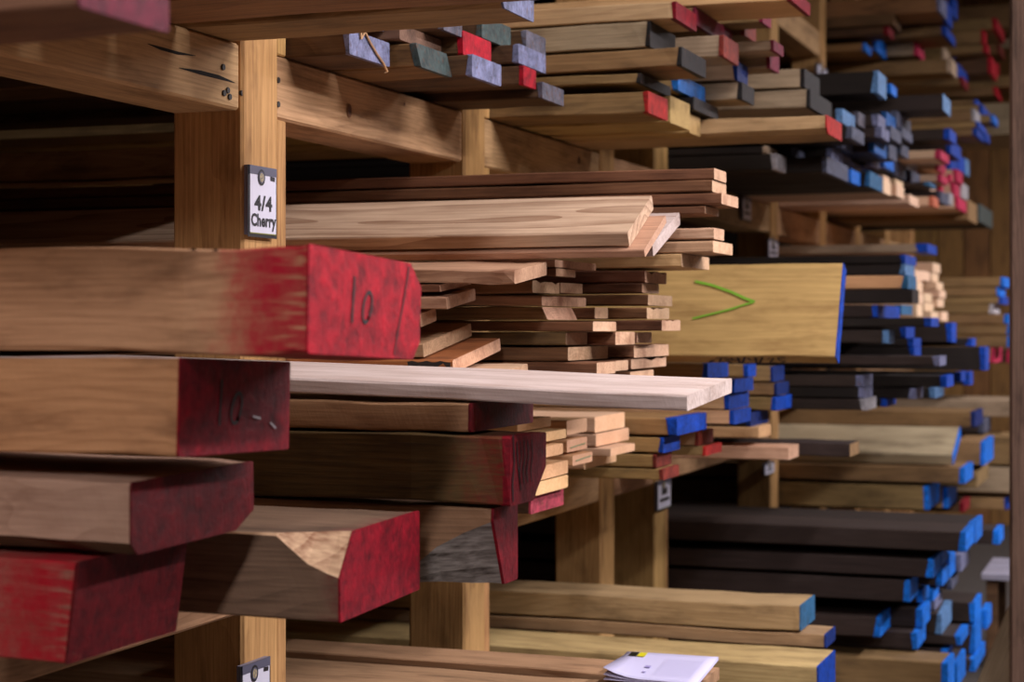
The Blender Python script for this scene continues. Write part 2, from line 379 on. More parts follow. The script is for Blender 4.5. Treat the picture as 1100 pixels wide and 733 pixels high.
# ------------------------------------------------------------------ lumber
COUNT = [0]
PLACED = []                                       # (y0, y1, z0, z1) of the boards already laid
BAYS = [(3.205, 4.15), (4.36, 5.31), (5.48, 5.93), (6.14, 7.86), (8.08, 9.1), (9.32, 10.22), (10.44, 11.39), (11.61, 12.58)]
def board(Y, xe, yt, yb, xf=None, wd='brown', paint=None, band=.012, yf=None, label='', W=None, ymax=None, Lb=None, name='lumber_board',
          group=None, jag=0, cut=None, cut2=None, skz=0.0, sky=0.0, pitch=0.0, yaw=0.0, wob=.0015, woodmat=None, cat='board', T=None, endmat=None, dz=0.0, zb=None, roll=None, xback=None, solved=False):
    if ymax and ymax > 5.5 and Y > ymax - .07:          # bay is full: on to the next one
        nx = [b for b in BAYS if b[0] > ymax]
        if nx: Y, ymax = nx[0]
    X = xat(xe, Y)
    zt_ = zat(xe, yt, Y); zb_ = zat(xe, yb, Y)
    rl = 0.0
    if W is None:
        Yf = yat(xf, X)
        if yf is not None:
            zf = (HY - yf) * fw(X, Yf) / F + H
            rl = math.atan2(zf - zt_, Yf - Y); W = math.hypot(zf - zt_, Yf - Y)
        else: W = Yf - Y
        if ymax and Y + W * math.cos(rl) > ymax: W = (ymax - Y) / math.cos(rl)
    if roll is not None: rl = roll
    if T is None: T = (zt_ - zb_) / math.cos(rl)
    if zb is not None: zb_ = zb
    W = max(W, .03)
    zb_ += dz
    if abs(rl) < .02 and not solved:
        # boards lie against each other: trim or push back whatever would run into a neighbour
        y0, y1, a0, a1 = Y, Y + W, zb_, zb_ + T
        gp = 3.6 * wob
        for ib, (p0, p1, q0, q1) in enumerate(BEAMS + PLACED):
            beam = ib < len(BEAMS)
            if not beam: q0 -= gp; q1 += gp
            oy = min(y1, p1) - max(y0, p0); oz = min(a1, q1) - max(a0, q0)
            if oy <= .001 or oz <= .0003: continue
            if beam and a0 + a1 > q0 + q1 - .02: d = q1 + .003 - a0; a0 += d; a1 += d
            elif oz < .45 * (a1 - a0) or (beam and oz < .7 * (a1 - a0)):
                if a0 + a1 > q0 + q1: a0 = q1 + .0003
                else: a1 = q0 - .0003
            elif y0 < p0 - .04 and not beam: y1 = p0 - .002
            elif ymax is None or p1 + .05 < ymax or ymax > 5.5:
                ny, nm = p1 + .004, ymax
                if ymax and p1 + .07 > ymax:
                    nx = [b for b in BAYS if b[0] > ymax]
                    if not nx: continue
                    ny, nm = nx[0]
                return board(ny, xe, yt, yb, xf, wd, paint, band, yf, label, None if xf else W, nm, Lb, name, group, jag, cut, cut2, skz, sky, pitch, yaw, wob, woodmat, cat, None, endmat, dz, zb, roll, xback)
        W = y1 - y0; zb_ = a0; T = max(a1 - a0, .008)
        PLACED.append((y0, y1, zb_, zb_ + T))
    elif not solved:
        cs, sn = abs(math.cos(rl)), math.sin(rl)
        if abs(rl) < .5: PLACED.append((Y, Y + W * cs, zb_ + max(0, W * sn * .3), zb_ + T * cs + max(0, W * sn * .5)))
    COUNT[0] += 1
    rnd = random.Random(COUNT[0] * 77 + 5)
    if Lb is None: Lb = (X + 4.0 + .35 * rnd.random()) if xback is None else X - xback
    ch = min(.003, T * .12, W * .12)
    # cross-section (y, z), counter-clockwise seen from the end (+x): start bottom-near
    st = [0.0, -.02, -.05, -.1, -.17, -.27, -.42, -.65, -1.0, -1.5]
    st = [s for s in st if s > -Lb + .1] + [-Lb]
    ph = [rnd.uniform(0, 6.28) for _ in range(6)]
    def wobv(x, k): return wob * (math.sin(x * 9 + ph[k]) + .6 * math.sin(x * 23 + ph[k + 1]))
    jz = [rnd.uniform(-1, .25) for _ in range(8)]
    def prof(x):
        P = []; tg = []
        def add(y, z, tgv=0): P.append((y, z)); tg.append(tgv)
        def cutp(cc):
            if not cc: return 0, 0
            k = max(0.0, 1 + x / cc['len']) ** cc.get('pow', 1.0) if cc.get('len') else 1.0
            return cc['dy'] * k, cc['dz'] * k
        ca = cut if cut and cut['corner'] == 'fb' else (cut2 if cut2 and cut2['corner'] == 'fb' else None)
        cb = cut if cut and cut['corner'] == 'ft' else (cut2 if cut2 and cut2['corner'] == 'ft' else None)
        cc = cut if cut and cut['corner'] == 'bb' else (cut2 if cut2 and cut2['corner'] == 'bb' else None)
        cd = cut if cut and cut['corner'] == 'bt' else (cut2 if cut2 and cut2['corner'] == 'bt' else None)
        # order: front-bottom, back-bottom, back-top, front-top
        dy, dz_ = cutp(ca); add(0, ch + dz_); add(ch + dy, 0, 0)
        tg[-2] = 1 if ca else 0
        dy, dz_ = cutp(cc); add(W - ch - dy, 0, 1 if cc else 0); add(W, ch + dz_)
        dy, dz_ = cutp(cd); add(W, T - ch - dz_, 1 if cd else 0); add(W - ch - dy, T)
        if jag:
            n = 7
            for i in range(1, n):
                add(W * (1 - i / n), T + jz[i] * jag * T * (1.0 if i % 2 else .35))
        dy, dz_ = cutp(cb); add(ch + dy, T, 1 if cb else 0); add(0, T - ch - dz_)
        return P, tg
    verts = []; faces = []; fm = []
    np_ = None
    for s in st:
        P, tg = prof(s); np_ = len(P)
        for (y, z) in P:
            xx = s
            if s == 0.0: xx += skz * (z - T / 2) + sky * y
            elif s > -.06: xx += (skz * (z - T / 2) + sky * y) * .9
            elif s > -.2: xx += (skz * (z - T / 2) + sky * y) * .5
            verts.append((xx, y + wobv(s, 0) + (rnd.uniform(-1, 1) * wob * .8), z + wobv(s, 2) + (rnd.uniform(-1, 1) * wob * .5)))
    ns = len(st)
    for i in range(ns - 1):
        for j in range(np_):
            a, b_ = i * np_ + j, i * np_ + (j + 1) % np_
            faces.append((a, b_, b_ + np_, a + np_)[::-1]); fm.append(tg[j])
    faces.append(tuple(range(np_))); fm.append(0)
    faces.append(tuple(range((ns - 1) * np_, ns * np_))[::-1]); fm.append(0)
    if endmat: fm[-2] = 2
    m0 = woodmat or W_(wd)
    cm = (cut or {}).get('mat') or m0
    o = mesh_obj(name, verts, faces, None, None, mats=[m0, cm] + ([endmat] if endmat else []), fm=fm)
    o.location = (X, Y, zb_)
    o.rotation_euler = (rl, pitch, yaw)
    tag(o, label, cat, group)
    if paint:
        # coat of paint: a thin skin over the end and the last stretch of the sides
        v2 = []; f2 = []
        out = .0008
        cy, cz = W / 2, T / 2
        for q, s in enumerate((0, 1)):
            for j in range(np_):
                vx, vy, vz = verts[j] if s == 0 else verts[j]
                if s == 1:
                    bb = band * rnd.uniform(.55, 1.3)
                    t_ = bb / .02; w2 = verts[np_ + j]
                    tt = min(t_, 1.0); vx = vx + (w2[0] - vx) * tt; vy = vy + (w2[1] - vy) * tt; vz = vz + (w2[2] - vz) * tt
                    if t_ > 1:
                        vx -= (bb - .02); w3 = verts[2 * np_ + j]; t3 = min(1, (bb - .02) / .03); vy += (w3[1] - w2[1]) * t3; vz += (w3[2] - w2[2]) * t3
                dy = vy - cy; dz2 = vz - cz
                v2.append((vx + (out if s == 0 else 0), vy + out * (1 if dy > 0 else -1), vz + out * (1 if dz2 > 0 else -1)))
        for j in range(np_):
            a, b_ = j, (j + 1) % np_
            f2.append((a, b_, b_ + np_, a + np_)[::-1])
        f2.append(tuple(range(np_)))
        e = mesh_obj('painted_end', v2, f2, P_(paint) if isinstance(paint, str) else paint, o)
        e['label'] = PNAME.get(paint, 'painted') + ' painted board end' if isinstance(paint, str) else 'painted end'
    o['_T'] = T; o['_W'] = W
    return o
def stroke(parent, pts, wd, mat, name='marking', plane='end', lift=.002):
    """hand-drawn stroke: pts are (a, z) on the end face (plane end: a = y) or front face (plane front: a = x)"""
    v = []; f = []
    n = len(pts)
    for i in range(n):
        a, z = pts[i]
        p, q = pts[max(0, i - 1)], pts[min(n - 1, i + 1)]
        dx, dz = q[0] - p[0], q[1] - p[1]; l = math.hypot(dx, dz) or 1
        nx, nz = -dz / l * wd / 2, dx / l * wd / 2
        for sg in (1, -1):
            v.append((lift, a + sg * nx, z + sg * nz) if plane == 'end' else (a + sg * nx, -lift, z + sg * nz))
    for i in range(n - 1): f.append((2 * i, 2 * i + 1, 2 * i + 3, 2 * i + 2))
    return mesh_obj(name, v, f, mat, parent)

SLABG = 'thick slabs with red painted ends'
ink = plain('ink', (14, 10, 14), .6)
torn = wood('torn_wood', light=(226, 188, 150), dark=(140, 92, 66), rings=45, contrast=.8)
bark = wood('bark_edge', light=(170, 160, 152), dark=(62, 50, 43), rings=26, contrast=.9)
# --- thick slabs, nearest bay, lower shelf
s4 = board(1.90, 78, 612, 722, 195, 'slab', 'dred', .004, label='thick slab at the bottom of the near left pile, side smeared with red', name='timber_slab', group=SLABG, cat='slab', skz=.14, wob=.002,
           woodmat=W_('slab', light=(150, 108, 92), dark=(104, 70, 58), paint=(176, 16, 36), band=.14, soft=.10), zb=ZB + .003)
s3 = board(1.93, 142, 517, 612, 272, 'slab', 'dred', .003, yf=493, label='thick slab with speckled dark red end, third down in the near left pile', name='timber_slab', group=SLABG, cat='slab', wob=.0025,
           woodmat=W_('slab', light=(188, 156, 130), dark=(132, 100, 78)), cut=dict(corner='fb', len=0, dy=.012, dz=.012, mat=W_('dark')), cut2=dict(corner='bb', len=0, dy=.05, dz=.02))
s2 = board(1.93, 192, 385, 490, 310, 'slab', 'crim', .003, yf=389, label='thick slab marked 10 on a crimson end, second down in the near left pile', name='timber_slab', group=SLABG, cat='slab',
           woodmat=W_('slab', light=(202, 148, 106), dark=(150, 100, 66)))
s1 = board(1.93, 330, 262, 378, 450, 'slab', 'red', .002, yf=284, label='thick slab with wide red end marked 10, topmost of the near left pile', name='timber_slab', group=SLABG, cat='slab', wob=.003,
           woodmat=W_('slab', light=(200, 150, 114), dark=(142, 96, 68), paint=(190, 20, 46), band=.10, soft=.045), cut=dict(corner='bt', len=0, dy=.035, dz=.03), cut2=dict(corner='bb', len=0, dy=.02, dz=.02))
def ten(o, y0, z0, h, w_):
    stroke(o, [(y0 - .004, z0), (y0 - .001, z0 + h * .5), (y0 + .002, z0 + h * 1.08)], w_, ink)
    cy, cz = y0 + .042, z0 + h * .40
    stroke(o, [(cy + .013 * math.cos(a) + .006 * math.sin(a), cz + h * .36 * math.sin(a)) for a in [i * math.pi / 9 - 1 for i in range(20)]], w_, ink)
ten(s1, .125, .040, .056, .0052)
ten(s2, .10, .036, .056, .0050)
stroke(s1, [(.300, s1['_T'] - .006), (.285, s1['_T'] * .6), (.268, s1['_T'] * .3), (.255, .003)], .0028, ink, 'crack')
def fpt(o, px, py, Y):                           # picture position on the front face of a slab, in its own coordinates
    return (xat(px, Y) - o.location.x, zat(px, py, Y) - o.location.z)
chip = plain('chip_dark', (44, 28, 22), .9, noise=.4)
stroke(s1, [fpt(s1, a, b, 1.93) for a, b in ((204, 270), (212, 274), (222, 276), (234, 271))], .010, chip, 'chip', 'front', .004)
stroke(s1, [fpt(s1, a, b, 1.93) for a, b in ((192, 306), (204, 304), (214, 306))], .005, plain('knot_mid', (110, 70, 42), .7), 'knot', 'front', .004)
stk = plain('staple', (225, 222, 230), .35, metal=.3)
for (a, z, da, dz) in ((.185, .047, .022, -.003), (.235, .038, .016, -.008)):
    stroke(s2, [(a, z), (a + da, z + dz)], .003, stk, 'staple', lift=.003)
# stickers between the slabs
def sticker(x, y0, y1, z0, z1, label):
    o = box('spacer_stick', x - .022, x + .022, y0, y1, z0, z1, W_('dark'), None, .001); tag(o, label, 'spacer', 'spacer sticks between slabs'); return o
s5 = board(2.285, 365, 575, 668, 450, 'dark', 'crim', .003, yf=549, label='thick slab with torn pale corner and crimson end, lying beside the near left pile', name='timber_slab', group=SLABG, cat='slab', wob=.002,
           woodmat=W_('slab', light=(124, 98, 78), dark=(70, 52, 40), paint=(120, 14, 36), band=.0, soft=.05, stain=(60, 44, 34), stain_amt=.6), cut=dict(corner='ft', len=.10, dy=.045, dz=.06, pow=.6, mat=torn), zb=ZB + .006)
s6 = board(2.67, 530, 545, 630, 548, 'slab', 'crim', .006, label='short-ended slab with curved grey bark edge under the dark red slab', name='timber_slab', group=SLABG, cat='slab', wob=.002,
           woodmat=W_('slab', light=(160, 122, 92), dark=(106, 76, 54)), W=.11, cut=dict(corner='fb', len=.15, dy=.045, dz=.105, pow=.55, mat=bark), zb=ZB + .006)
r2 = board(2.65, 547, 468, 545, 585, 'dark', 'crim', .02, yf=463, label='dark slab with split deep red end below the red-ended board', name='timber_slab', group=SLABG, cat='slab', wob=.002,
           woodmat=W_('dark', light=(96, 72, 40), dark=(52, 38, 22), paint=(140, 8, 24), band=.03, soft=.09), cut=dict(corner='bb', len=0, dy=.06, dz=.05), zb=s6.location.z + s6['_T'] + .002)
stroke(r2, [(.012, .112), (.018, .07), (.010, .03), (.014, .004)], .006, plain('split_dark', (40, 6, 12), .8), 'split')
stroke(r2, [(.03, .10), (.036, .06), (.05, .02)], .005, plain('split_dark', (40, 6, 12), .8), 'split')
for a_ in (.045, .062, .08, .10):
    stroke(r2, [(a_, .10), (a_ + .006, .075), (a_ - .003, .05), (a_ + .002, .03)], .004, plain('split_dark', (40, 6, 12), .8), 'split')
r1 = board(2.67, 505, 434, 467, 572, 'grey', 'dred', .004, label='light brown board with dark red end beneath the long white board', cat='board', group='boards on the slabs', ymax=2.995, zb=r2.location.z + r2['_T'] + .002,
           woodmat=W_('slab', light=(176, 138, 98), dark=(124, 92, 62)))
wh = board(2.68, 738, 433, 450, 786, 'white', None, yf=414, label='long freshly planed white board jutting far out over the red-ended board', cat='board', name='wide_plank', group='boards on the slabs', ymax=2.998, pitch=math.radians(1.6), dz=.012, wob=.0008)
stroke(wh, [(.14, .024), (.1405, .003)], .0015, ink, 'end_check')

# --- boards on the upper shelf, first bays
UG = 'boards on the upper shelf'
blur = board(1.47, 84, -55, 8, 180, 'dark', 'mag', .002, label='dark reddish board jutting into view at the top left corner', group=UG, zb=None, xback=-3.6,
             woodmat=W_('brown', light=(150, 110, 84), dark=(100, 66, 48)), ymax=1.69)
sup = box('jack_stud', PX - PD, PX - .01, 1.5, 1.54, 0, blur.location.z - .002, W_('post'), rk, .003)
board(2.82, 537, -40, 16, 570, 'olive', 'lav', .004, label='long board with lavender-grey end running along the top edge above the sign', group=UG, W=.17, zb=ZA + .003, cut=dict(corner='fb', len=.2, dy=.02, dz=.02))
def lay(Y, items, ymax, wob=.0012):
    """boards side by side: each starts where its neighbour ends"""
    out = []
    for it in items:
        kw = dict(it[6]) if len(it) > 6 else {}
        Y0 = kw.pop('Y', Y)
        o = board(Y0, it[0], it[1], it[2], it[3], it[4], it[5], ymax=ymax, wob=wob, **kw)
        Y = Y0 + o['_W'] + .012
        out.append(o)
    return out
b1max = 4.15
G1 = dict(group=UG)
z0 = ZA + .003
lay(3.205, [(375, 27, 53, 418, 'dark', 'lav', dict(label='dark board with lavender-grey end beside the sign post, behind the twine', zb=z0, **G1)),
            (449, 50, 76, 482, 'brown', 'green', dict(label='bark-edged dark board with grey-green end in the bottom row', zb=z0, skz=-.25, Y=3.425, **G1)),
            (507, 60, 83, 538, 'dark', 'lav', dict(label='dark board with lavender-grey end under the first red end', zb=z0, Y=3.60, **G1)),
            (582, 92, 109, 609, 'dark', 'wax', dict(label='dark board with grey end at the bottom corner below two red ends', zb=z0, Y=3.99, **G1))], b1max)
lay(3.40, [(429, 26, 50, 474, 'brown', None, dict(label='brown board with unpainted chipped end, starred white, in the middle row', Y=3.33, woodmat=W_('dark', light=(150, 116, 92), dark=(100, 74, 56)), **G1)),
           (497, 33, 58, 527, 'dark', 'red', dict(label='dark board with bright red end in the middle row of the upper shelf', Y=3.62, **G1)),
           (557, 48, 68, 586, 'dark', 'lav', dict(label='dark board with lavender-grey end directly above a red end', Y=3.90, **G1))], b1max)
lay(3.8, [(562, 70, 90, 587, 'dark', 'red', dict(label='dark board with bright red end just above the grey bottom corner end', Y=3.9, **G1))], b1max)
lay(3.3, [(397, 10, 27, 416, 'dark', 'lav', dict(label='thin dark board with lavender end mostly hidden beneath the top board', Y=3.33, **G1)),
          (476, 15, 33, 517, 'dark', 'wax', dict(label='dark board with grey waxed end on top of the upper stack', Y=3.53, **G1)),
          (517, 15, 41, 548, 'dark', 'green', dict(label='dark board with greenish grey end on top of the upper stack', Y=3.78, **G1)),
          (565, 33, 55, 601, 'dark', 'wax', dict(label='dark board with brushed grey end at the right of the top row', Y=4.0, W=.14, **G1))], b1max)
# twine
tw = [(387, 25), (388, 42), (392, 34), (398, 46), (405, 58), (412, 68), (416, 77), (414, 78)]
tv = []; tf = []
for i, (px, py) in enumerate(tw):
    Xt = xat(375, 3.205) + .004; Yt = yat(px, Xt); zt = zat(px, py, Yt)
    for j in range(6):
        a = math.pi * j / 3; tv.append((Xt + .0028 * math.cos(a), Yt + .0028 * math.sin(a), zt + .001 * math.sin(a)))
for i in range(len(tw) - 1):
    for j in range(6): tf.append((i * 6 + j, i * 6 + (j + 1) % 6, i * 6 + 6 + (j + 1) % 6, i * 6 + 6 + j))
o = mesh_obj('twine', tv, tf, plain('twine', (206, 164, 120), .9)); tag(o, 'frayed piece of straw-coloured twine dangling over the lavender board end', 'twine')

# --- upper shelf, second bay
b2max = 5.31
lay(4.36, [(696, 98, 121, 717, 'olive', 'brick', dict(label='wide brown board with bright red end at the bottom front of the stack', zb=z0, **G1)),
           (720, 112, 141, 741, 'yellow', None, dict(label='pale-ended board showing its wide underside beside the bright red end', zb=z0, Y=4.60, woodmat=W_('olive', light=(196, 160, 104), dark=(150, 116, 70)), **G1)),
           (741, 123, 144, 762, 'olive', None, dict(label='narrow board with bare pale end next to the wide underside', zb=z0, Y=4.86, W=.12, woodmat=W_('olive', light=(196, 160, 104), dark=(150, 116, 70)), **G1))], b2max)
board(5.0, 888, 115, 134, 904, 'maple', 'brick', .004, label='long live-edge board with red end jutting out at the bottom right', zb=z0, ymax=b2max, woodmat=W_('olive', light=(196, 164, 116), dark=(140, 110, 70)), cut=dict(corner='fb', len=.8, dy=.02, dz=.012), **G1)
lay(4.36, [(688, 78, 98, 720, 'olive', 'blk', dict(label='brown board with black waxed end resting on the red-ended wide board', **G1)),
           (728, 79, 96, 757, 'olive', 'azure', dict(label='brown board with azure blue end behind the black waxed ends', Y=4.72, band=.02, **G1)),
           (792, 66, 86, 803, 'grey', 'dblue', dict(label='light board with dark blue end above the black-ended pair', Y=5.04, woodmat=W_('grey', light=(190, 162, 128), dark=(140, 114, 86)), **G1))], b2max)
lay(4.36, [(732, 51, 71, 758, 'olive', 'blk', dict(label='brown board with black end halfway up the front stack', **G1)),
           (777, 38, 61, 793, 'grey', 'rust', dict(label='brown board with rust-red end above the dark blue end', Y=4.72, **G1)),
           (827, 54, 73, 846, 'grey', 'mag', dict(label='pinkish board with magenta end left of the upper beam', Y=5.04, **G1))], b2max)
lay(4.36, [(698, 23, 50, 725, 'grey', 'blk', dict(label='thick pale brown board with black end second from the top', **G1)),
           (747, 8, 26, 786, 'olive', 'mag', dict(label='board with long dark magenta end near the top of the stack', Y=4.72, **G1)),
           (831, 36, 54, 851, 'grey', 'mag', dict(label='board with magenta end under the sloping upper beam', Y=5.04, **G1))], b2max)
lay(4.36, [(726, 1, 22, 748, 'maple', 'crim', dict(label='long pale board with crimson end at the top of the front stack', woodmat=W_('grey', light=(206, 170, 128), dark=(160, 124, 88)), **G1)),
           (800, 14, 38, 815, 'dark', 'rust', dict(label='dark board with brownish red end beside the long magenta end', Y=4.72, **G1)),
           (819, 10, 34, 843, 'olive', 'mag', dict(label='board with tall magenta end at the foot of the upper beam', Y=5.04, **G1))], b2max)
lay(4.36, [(850, -14, 8, 870, 'maple', 'crim', dict(label='long pale board with crimson tip cut by the top edge', Y=4.72, **G1))], b2max)
lay(5.0, [(745, 104, 122, 771, 'black', 'blk', dict(label='dark waxed board end lying on the bare pale ends', Y=4.72, W=.26, **G1))], b2max)
lay(5.0, [(797, 88, 106, 810, 'grey', 'blk', dict(label='spotted pale board with black end under the dark blue end', Y=5.04, **G1))], b2max)
# bay between the two racks
lay(5.48, [(864, 73, 93, 880, 'grey', 'blk', dict(label='pale board with black end, upper of the stepped pair', **G1))], 5.93)
lay(5.48, [(870, 96, 115, 893, 'grey', 'blk', dict(label='pale board with dark end, lower of the stepped pair', **G1))], 5.93)

# --- cherry shelf, first bay
CG = 'cherry boards on the signed shelf'
g = dict(group=CG)
YS, YT, YV = 3.215, 3.535, 3.85
# back column, top to bottom
for (xe, yt, yb, xf, wd_, kw) in [
    (767, 180, 192, 780, 'cherryd', dict(label='long dark cherry board, topmost, below the upper posts')),
    (765, 192, 206, 780, 'cherryd', dict(label='long dark cherry board, second from the top')),
    (775, 207, 219, 793, 'cherryd', dict(label='dark cherry board jutting furthest right, third from the top')),
    (757, 220, 229, 772, 'cherryd', dict(label='short dark cherry board set back, fourth from the top')),
    (767, 245, 257, 778, 'cherryd', dict(label='brown-edged cherry board with chipped pale top face', woodmat=W_('cherry', light=(222, 184, 150), dark=(150, 96, 60)))),
    (766, 258, 271, 787, 'cherry', dict(label='pinkish cherry board two above the leaning yellow plank')),
    (732, 272, 287, 762, 'cherry', dict(label='light-ended cherry board just above the leaning yellow plank', woodmat=W_('maple'))),
    (693, 290, 303, 716, 'cherryd', dict(label='dark cherry board with jagged pale end, highest of the right column', jag=.35)),
    (690, 303, 315, 708, 'cherryd', dict(label='short dark cherry board under the highest jagged end')),
    (696, 315, 328, 722, 'cherryd', dict(label='dark cherry board with clean square end between two jagged ends')),
    (695, 331, 343, 719, 'cherryd', dict(label='dark cherry board with jagged end, fourth in the right column', jag=.3)),
    (711, 343, 356, 731, 'cherryd', dict(label='dark cherry board jutting furthest in the right column', jag=.15)),
    (684, 357, 369, 700, 'cherryd', dict(label='cherry board set back in the right column, sixth down')),
    (681, 371, 384, 725, 'cherryd', dict(label='broad-ended cherry board second from the bottom of the right column', jag=.12)),
    (678, 385, 397, 716, 'cherryd', dict(label='cherry board with bitten jagged end near the white board', jag=.55)),
    (677, 399, 409, 702, 'cherryd', dict(label='lowest cherry board of the right column, just over the white board'))]:
    em = W_('cherry', light=(216, 176, 142), dark=(160, 116, 86))
    board(YV, xe, yt, yb, xf, wd_, endmat=em, ymax=b1max, wob=.0008, **kw, **g)
# middle column
for (xe, yt, yb, xf, wd_, kw) in [
    (596, 279, 287, 640, 'cherry', dict(label='light cherry board under the tilted plank, left of the right column')),
    (597, 287, 297, 618, 'cherryd', dict(label='orange-ended short cherry board below the tilted plank')),
    (572, 302, 315, 601, 'cherryd', dict(label='cherry board with rough ringed end in the middle column', jag=.25, Y=3.44)),
    (602, 303, 314, 626, 'cherry', dict(label='cherry board with brown end behind the rough ringed end')),
    (582, 316, 328, 640, 'cherry', dict(label='spotted rough cherry board in the middle column')),
    (585, 330, 344, 617, 'olive', dict(label='olive-brown cherry board with rounded pale end', skz=-.5)),
    (639, 329, 342, 659, 'cherryd', dict(label='dark cherry board with square end behind the rounded one', Y=3.63)),
    (637, 343, 356, 662, 'cherryd', dict(label='dark cherry board with orange end in mid pile')),
    (608, 357, 371, 631, 'olive', dict(label='olive cherry board with chipped pale end above the pinkish one')),
    (661, 357, 371, 684, 'cherryd', dict(label='cherry board with square pale end behind the chipped one', Y=3.69, W=.15)),
    (610, 373, 388, 653, 'cherryd', dict(label='pinkish cherry board with broad pale end in the middle column')),
    (641, 389, 403, 661, 'cherryd', dict(label='cherry board with square end low in the middle column')),
    (661, 388, 399, 678, 'cherryd', dict(label='cherry board wedged behind the low square end', Y=3.74, W=.1)),
    (590, 404, 414, 640, 'cherryd', dict(label='lowest cherry board of the middle column, mostly under the white board'))]:
    em = W_('cherry', light=(216, 176, 142), dark=(160, 116, 86))
    Y0 = kw.pop('Y', YT)
    board(Y0, xe, yt, yb, xf, wd_, endmat=em, ymax=YV - .01, wob=.0008, **kw, **g)
# front column: boards lying askew
em = W_('cherry', light=(212, 170, 136), dark=(156, 112, 82))
FC = [
    (553, 288, 303, 588, 279, 'cherry', dict(roll=.11, label='wavy-edged cherry board tilted at the top of the front column', wob=.003)),
    (473, 306, 314, 506, 297, 'cherryd', dict(roll=.11, label='thin brown cherry board beneath the wavy-edged one')),
    (480, 320, 333, 511, 308, 'cherry', dict(roll=.13, label='speckled cherry board with end tilted upwards')),
    (452, 338, 352, 469, 331, 'cherry', dict(label='cherry board end half hidden by the big red slab')),
    (455, 369, 384, 507, 348, 'cherry', dict(roll=.155, label='tilted cherry board with smooth pale end above the sooty corner')),
    (487, 387, 401, 538, 362, 'cherryd', dict(roll=.155, label='brown cherry board with sooty black patch near its end', woodmat=W_('cherryd', light=(176, 114, 66), dark=(128, 76, 42)))),
    (528, 404, 416, 567, 391, 'pale', dict(label='pale smooth board lying just above the long white board'))]
fobj = []
for (xe, yt, yb, xf, yf, wd_, kw) in FC:
    fobj.append(board(YS, xe, yt, yb, xf, wd_, endmat=em, yf=yf, ymax=YT - .01, **dict(dict(wob=.001), **kw), **g))
so = fobj[5]
stroke(so, [(-.095 + .01 * i, .013 + .002 * math.sin(i * 2)) for i in range(10)], .019, plain('soot', (58, 50, 46), .8, noise=.5), 'soot_patch', 'front', .0015)
# tilted plank and its neighbours on top
board(3.40, 676, 250, 265, 702, 'plank', None, yf=210, label='wide pale plank with figured grain, tilted on top of the cherry pile', name='wide_plank', group=CG, wob=.0006, ymax=3.72)
board(3.40, 693, 269, 277, 711, 'cherry', None, W=.18, roll=.45, label='pinkish board lying directly under the wide tilted plank', group=CG, wob=.0006, endmat=em)
board(3.60, 702, 263, 276, 731, 'white', None, yf=229, label='narrow pale board with bright end sticking out beside the tilted plank', group=CG, wob=.0006, roll=.35)
# boards seen left of the sign post, deep in the shelf
board(3.87, 250, 155, 187, None, 'cherry', None, solved=True, xback=-3.6, label='light board with a knot seen behind the sign post at left', W=.2, group=CG, woodmat=W_('beam', axis='X'))

# --- pale pile under the cherry boards, first bay
g = dict(group='pale boards piled beneath the cherry boards')
mm = W_('maple')
for (xe, yt, yb, xf, kw) in [
    (556, 453, 464, 597, dict(label='honey-coloured board end at the top of the lower pile')),
    (577, 463, 476, 608, dict(label='pale board end second from the top of the lower pile')),
    (583, 481, 493, 605, dict(label='pale board end third from the top of the lower pile')),
    (575, 502, 517, 613, dict(label='pale board with ridged end, fourth in the lower pile')),
    (575, 519, 533, 612, dict(label='pale board with ringed end just above the pink end'))]:
    board(3.73, xe, yt, yb, xf, 'maple', endmat=W_('maple', light=(238, 190, 140), dark=(200, 146, 98)), ymax=3.96, wob=.0008, **kw, **g)
board(3.745, 570, 535, 556, 605, 'dark', 'rose', .004, label='dark board with pink saw-marked end at the bottom of the lower pile', ymax=3.99, zb=ZB + .003, **g)
for (xe, yt, yb, xf, kw) in [
    (609, 452, 467, 639, dict(label='pale board with shadowed front beside the honey-coloured end')),
    (609, 474, 487, 646, dict(label='pale board with green pencil line on its end')),
    (615, 490, 501, 631, dict(label='brownish board end tucked under the pencilled board'))]:
    o = board(3.985, xe, yt, yb, xf, 'maple', endmat=W_('pale', light=(236, 190, 150), dark=(204, 152, 110)), W=.155, wob=.0008, **kw, **g)
    if 'pencil' in kw['label']: stroke(o, [(.02, .011), (.07, .013), (.14, .015)], .003, plain('pencil_green', (134, 146, 104), .7), 'pencil_line')
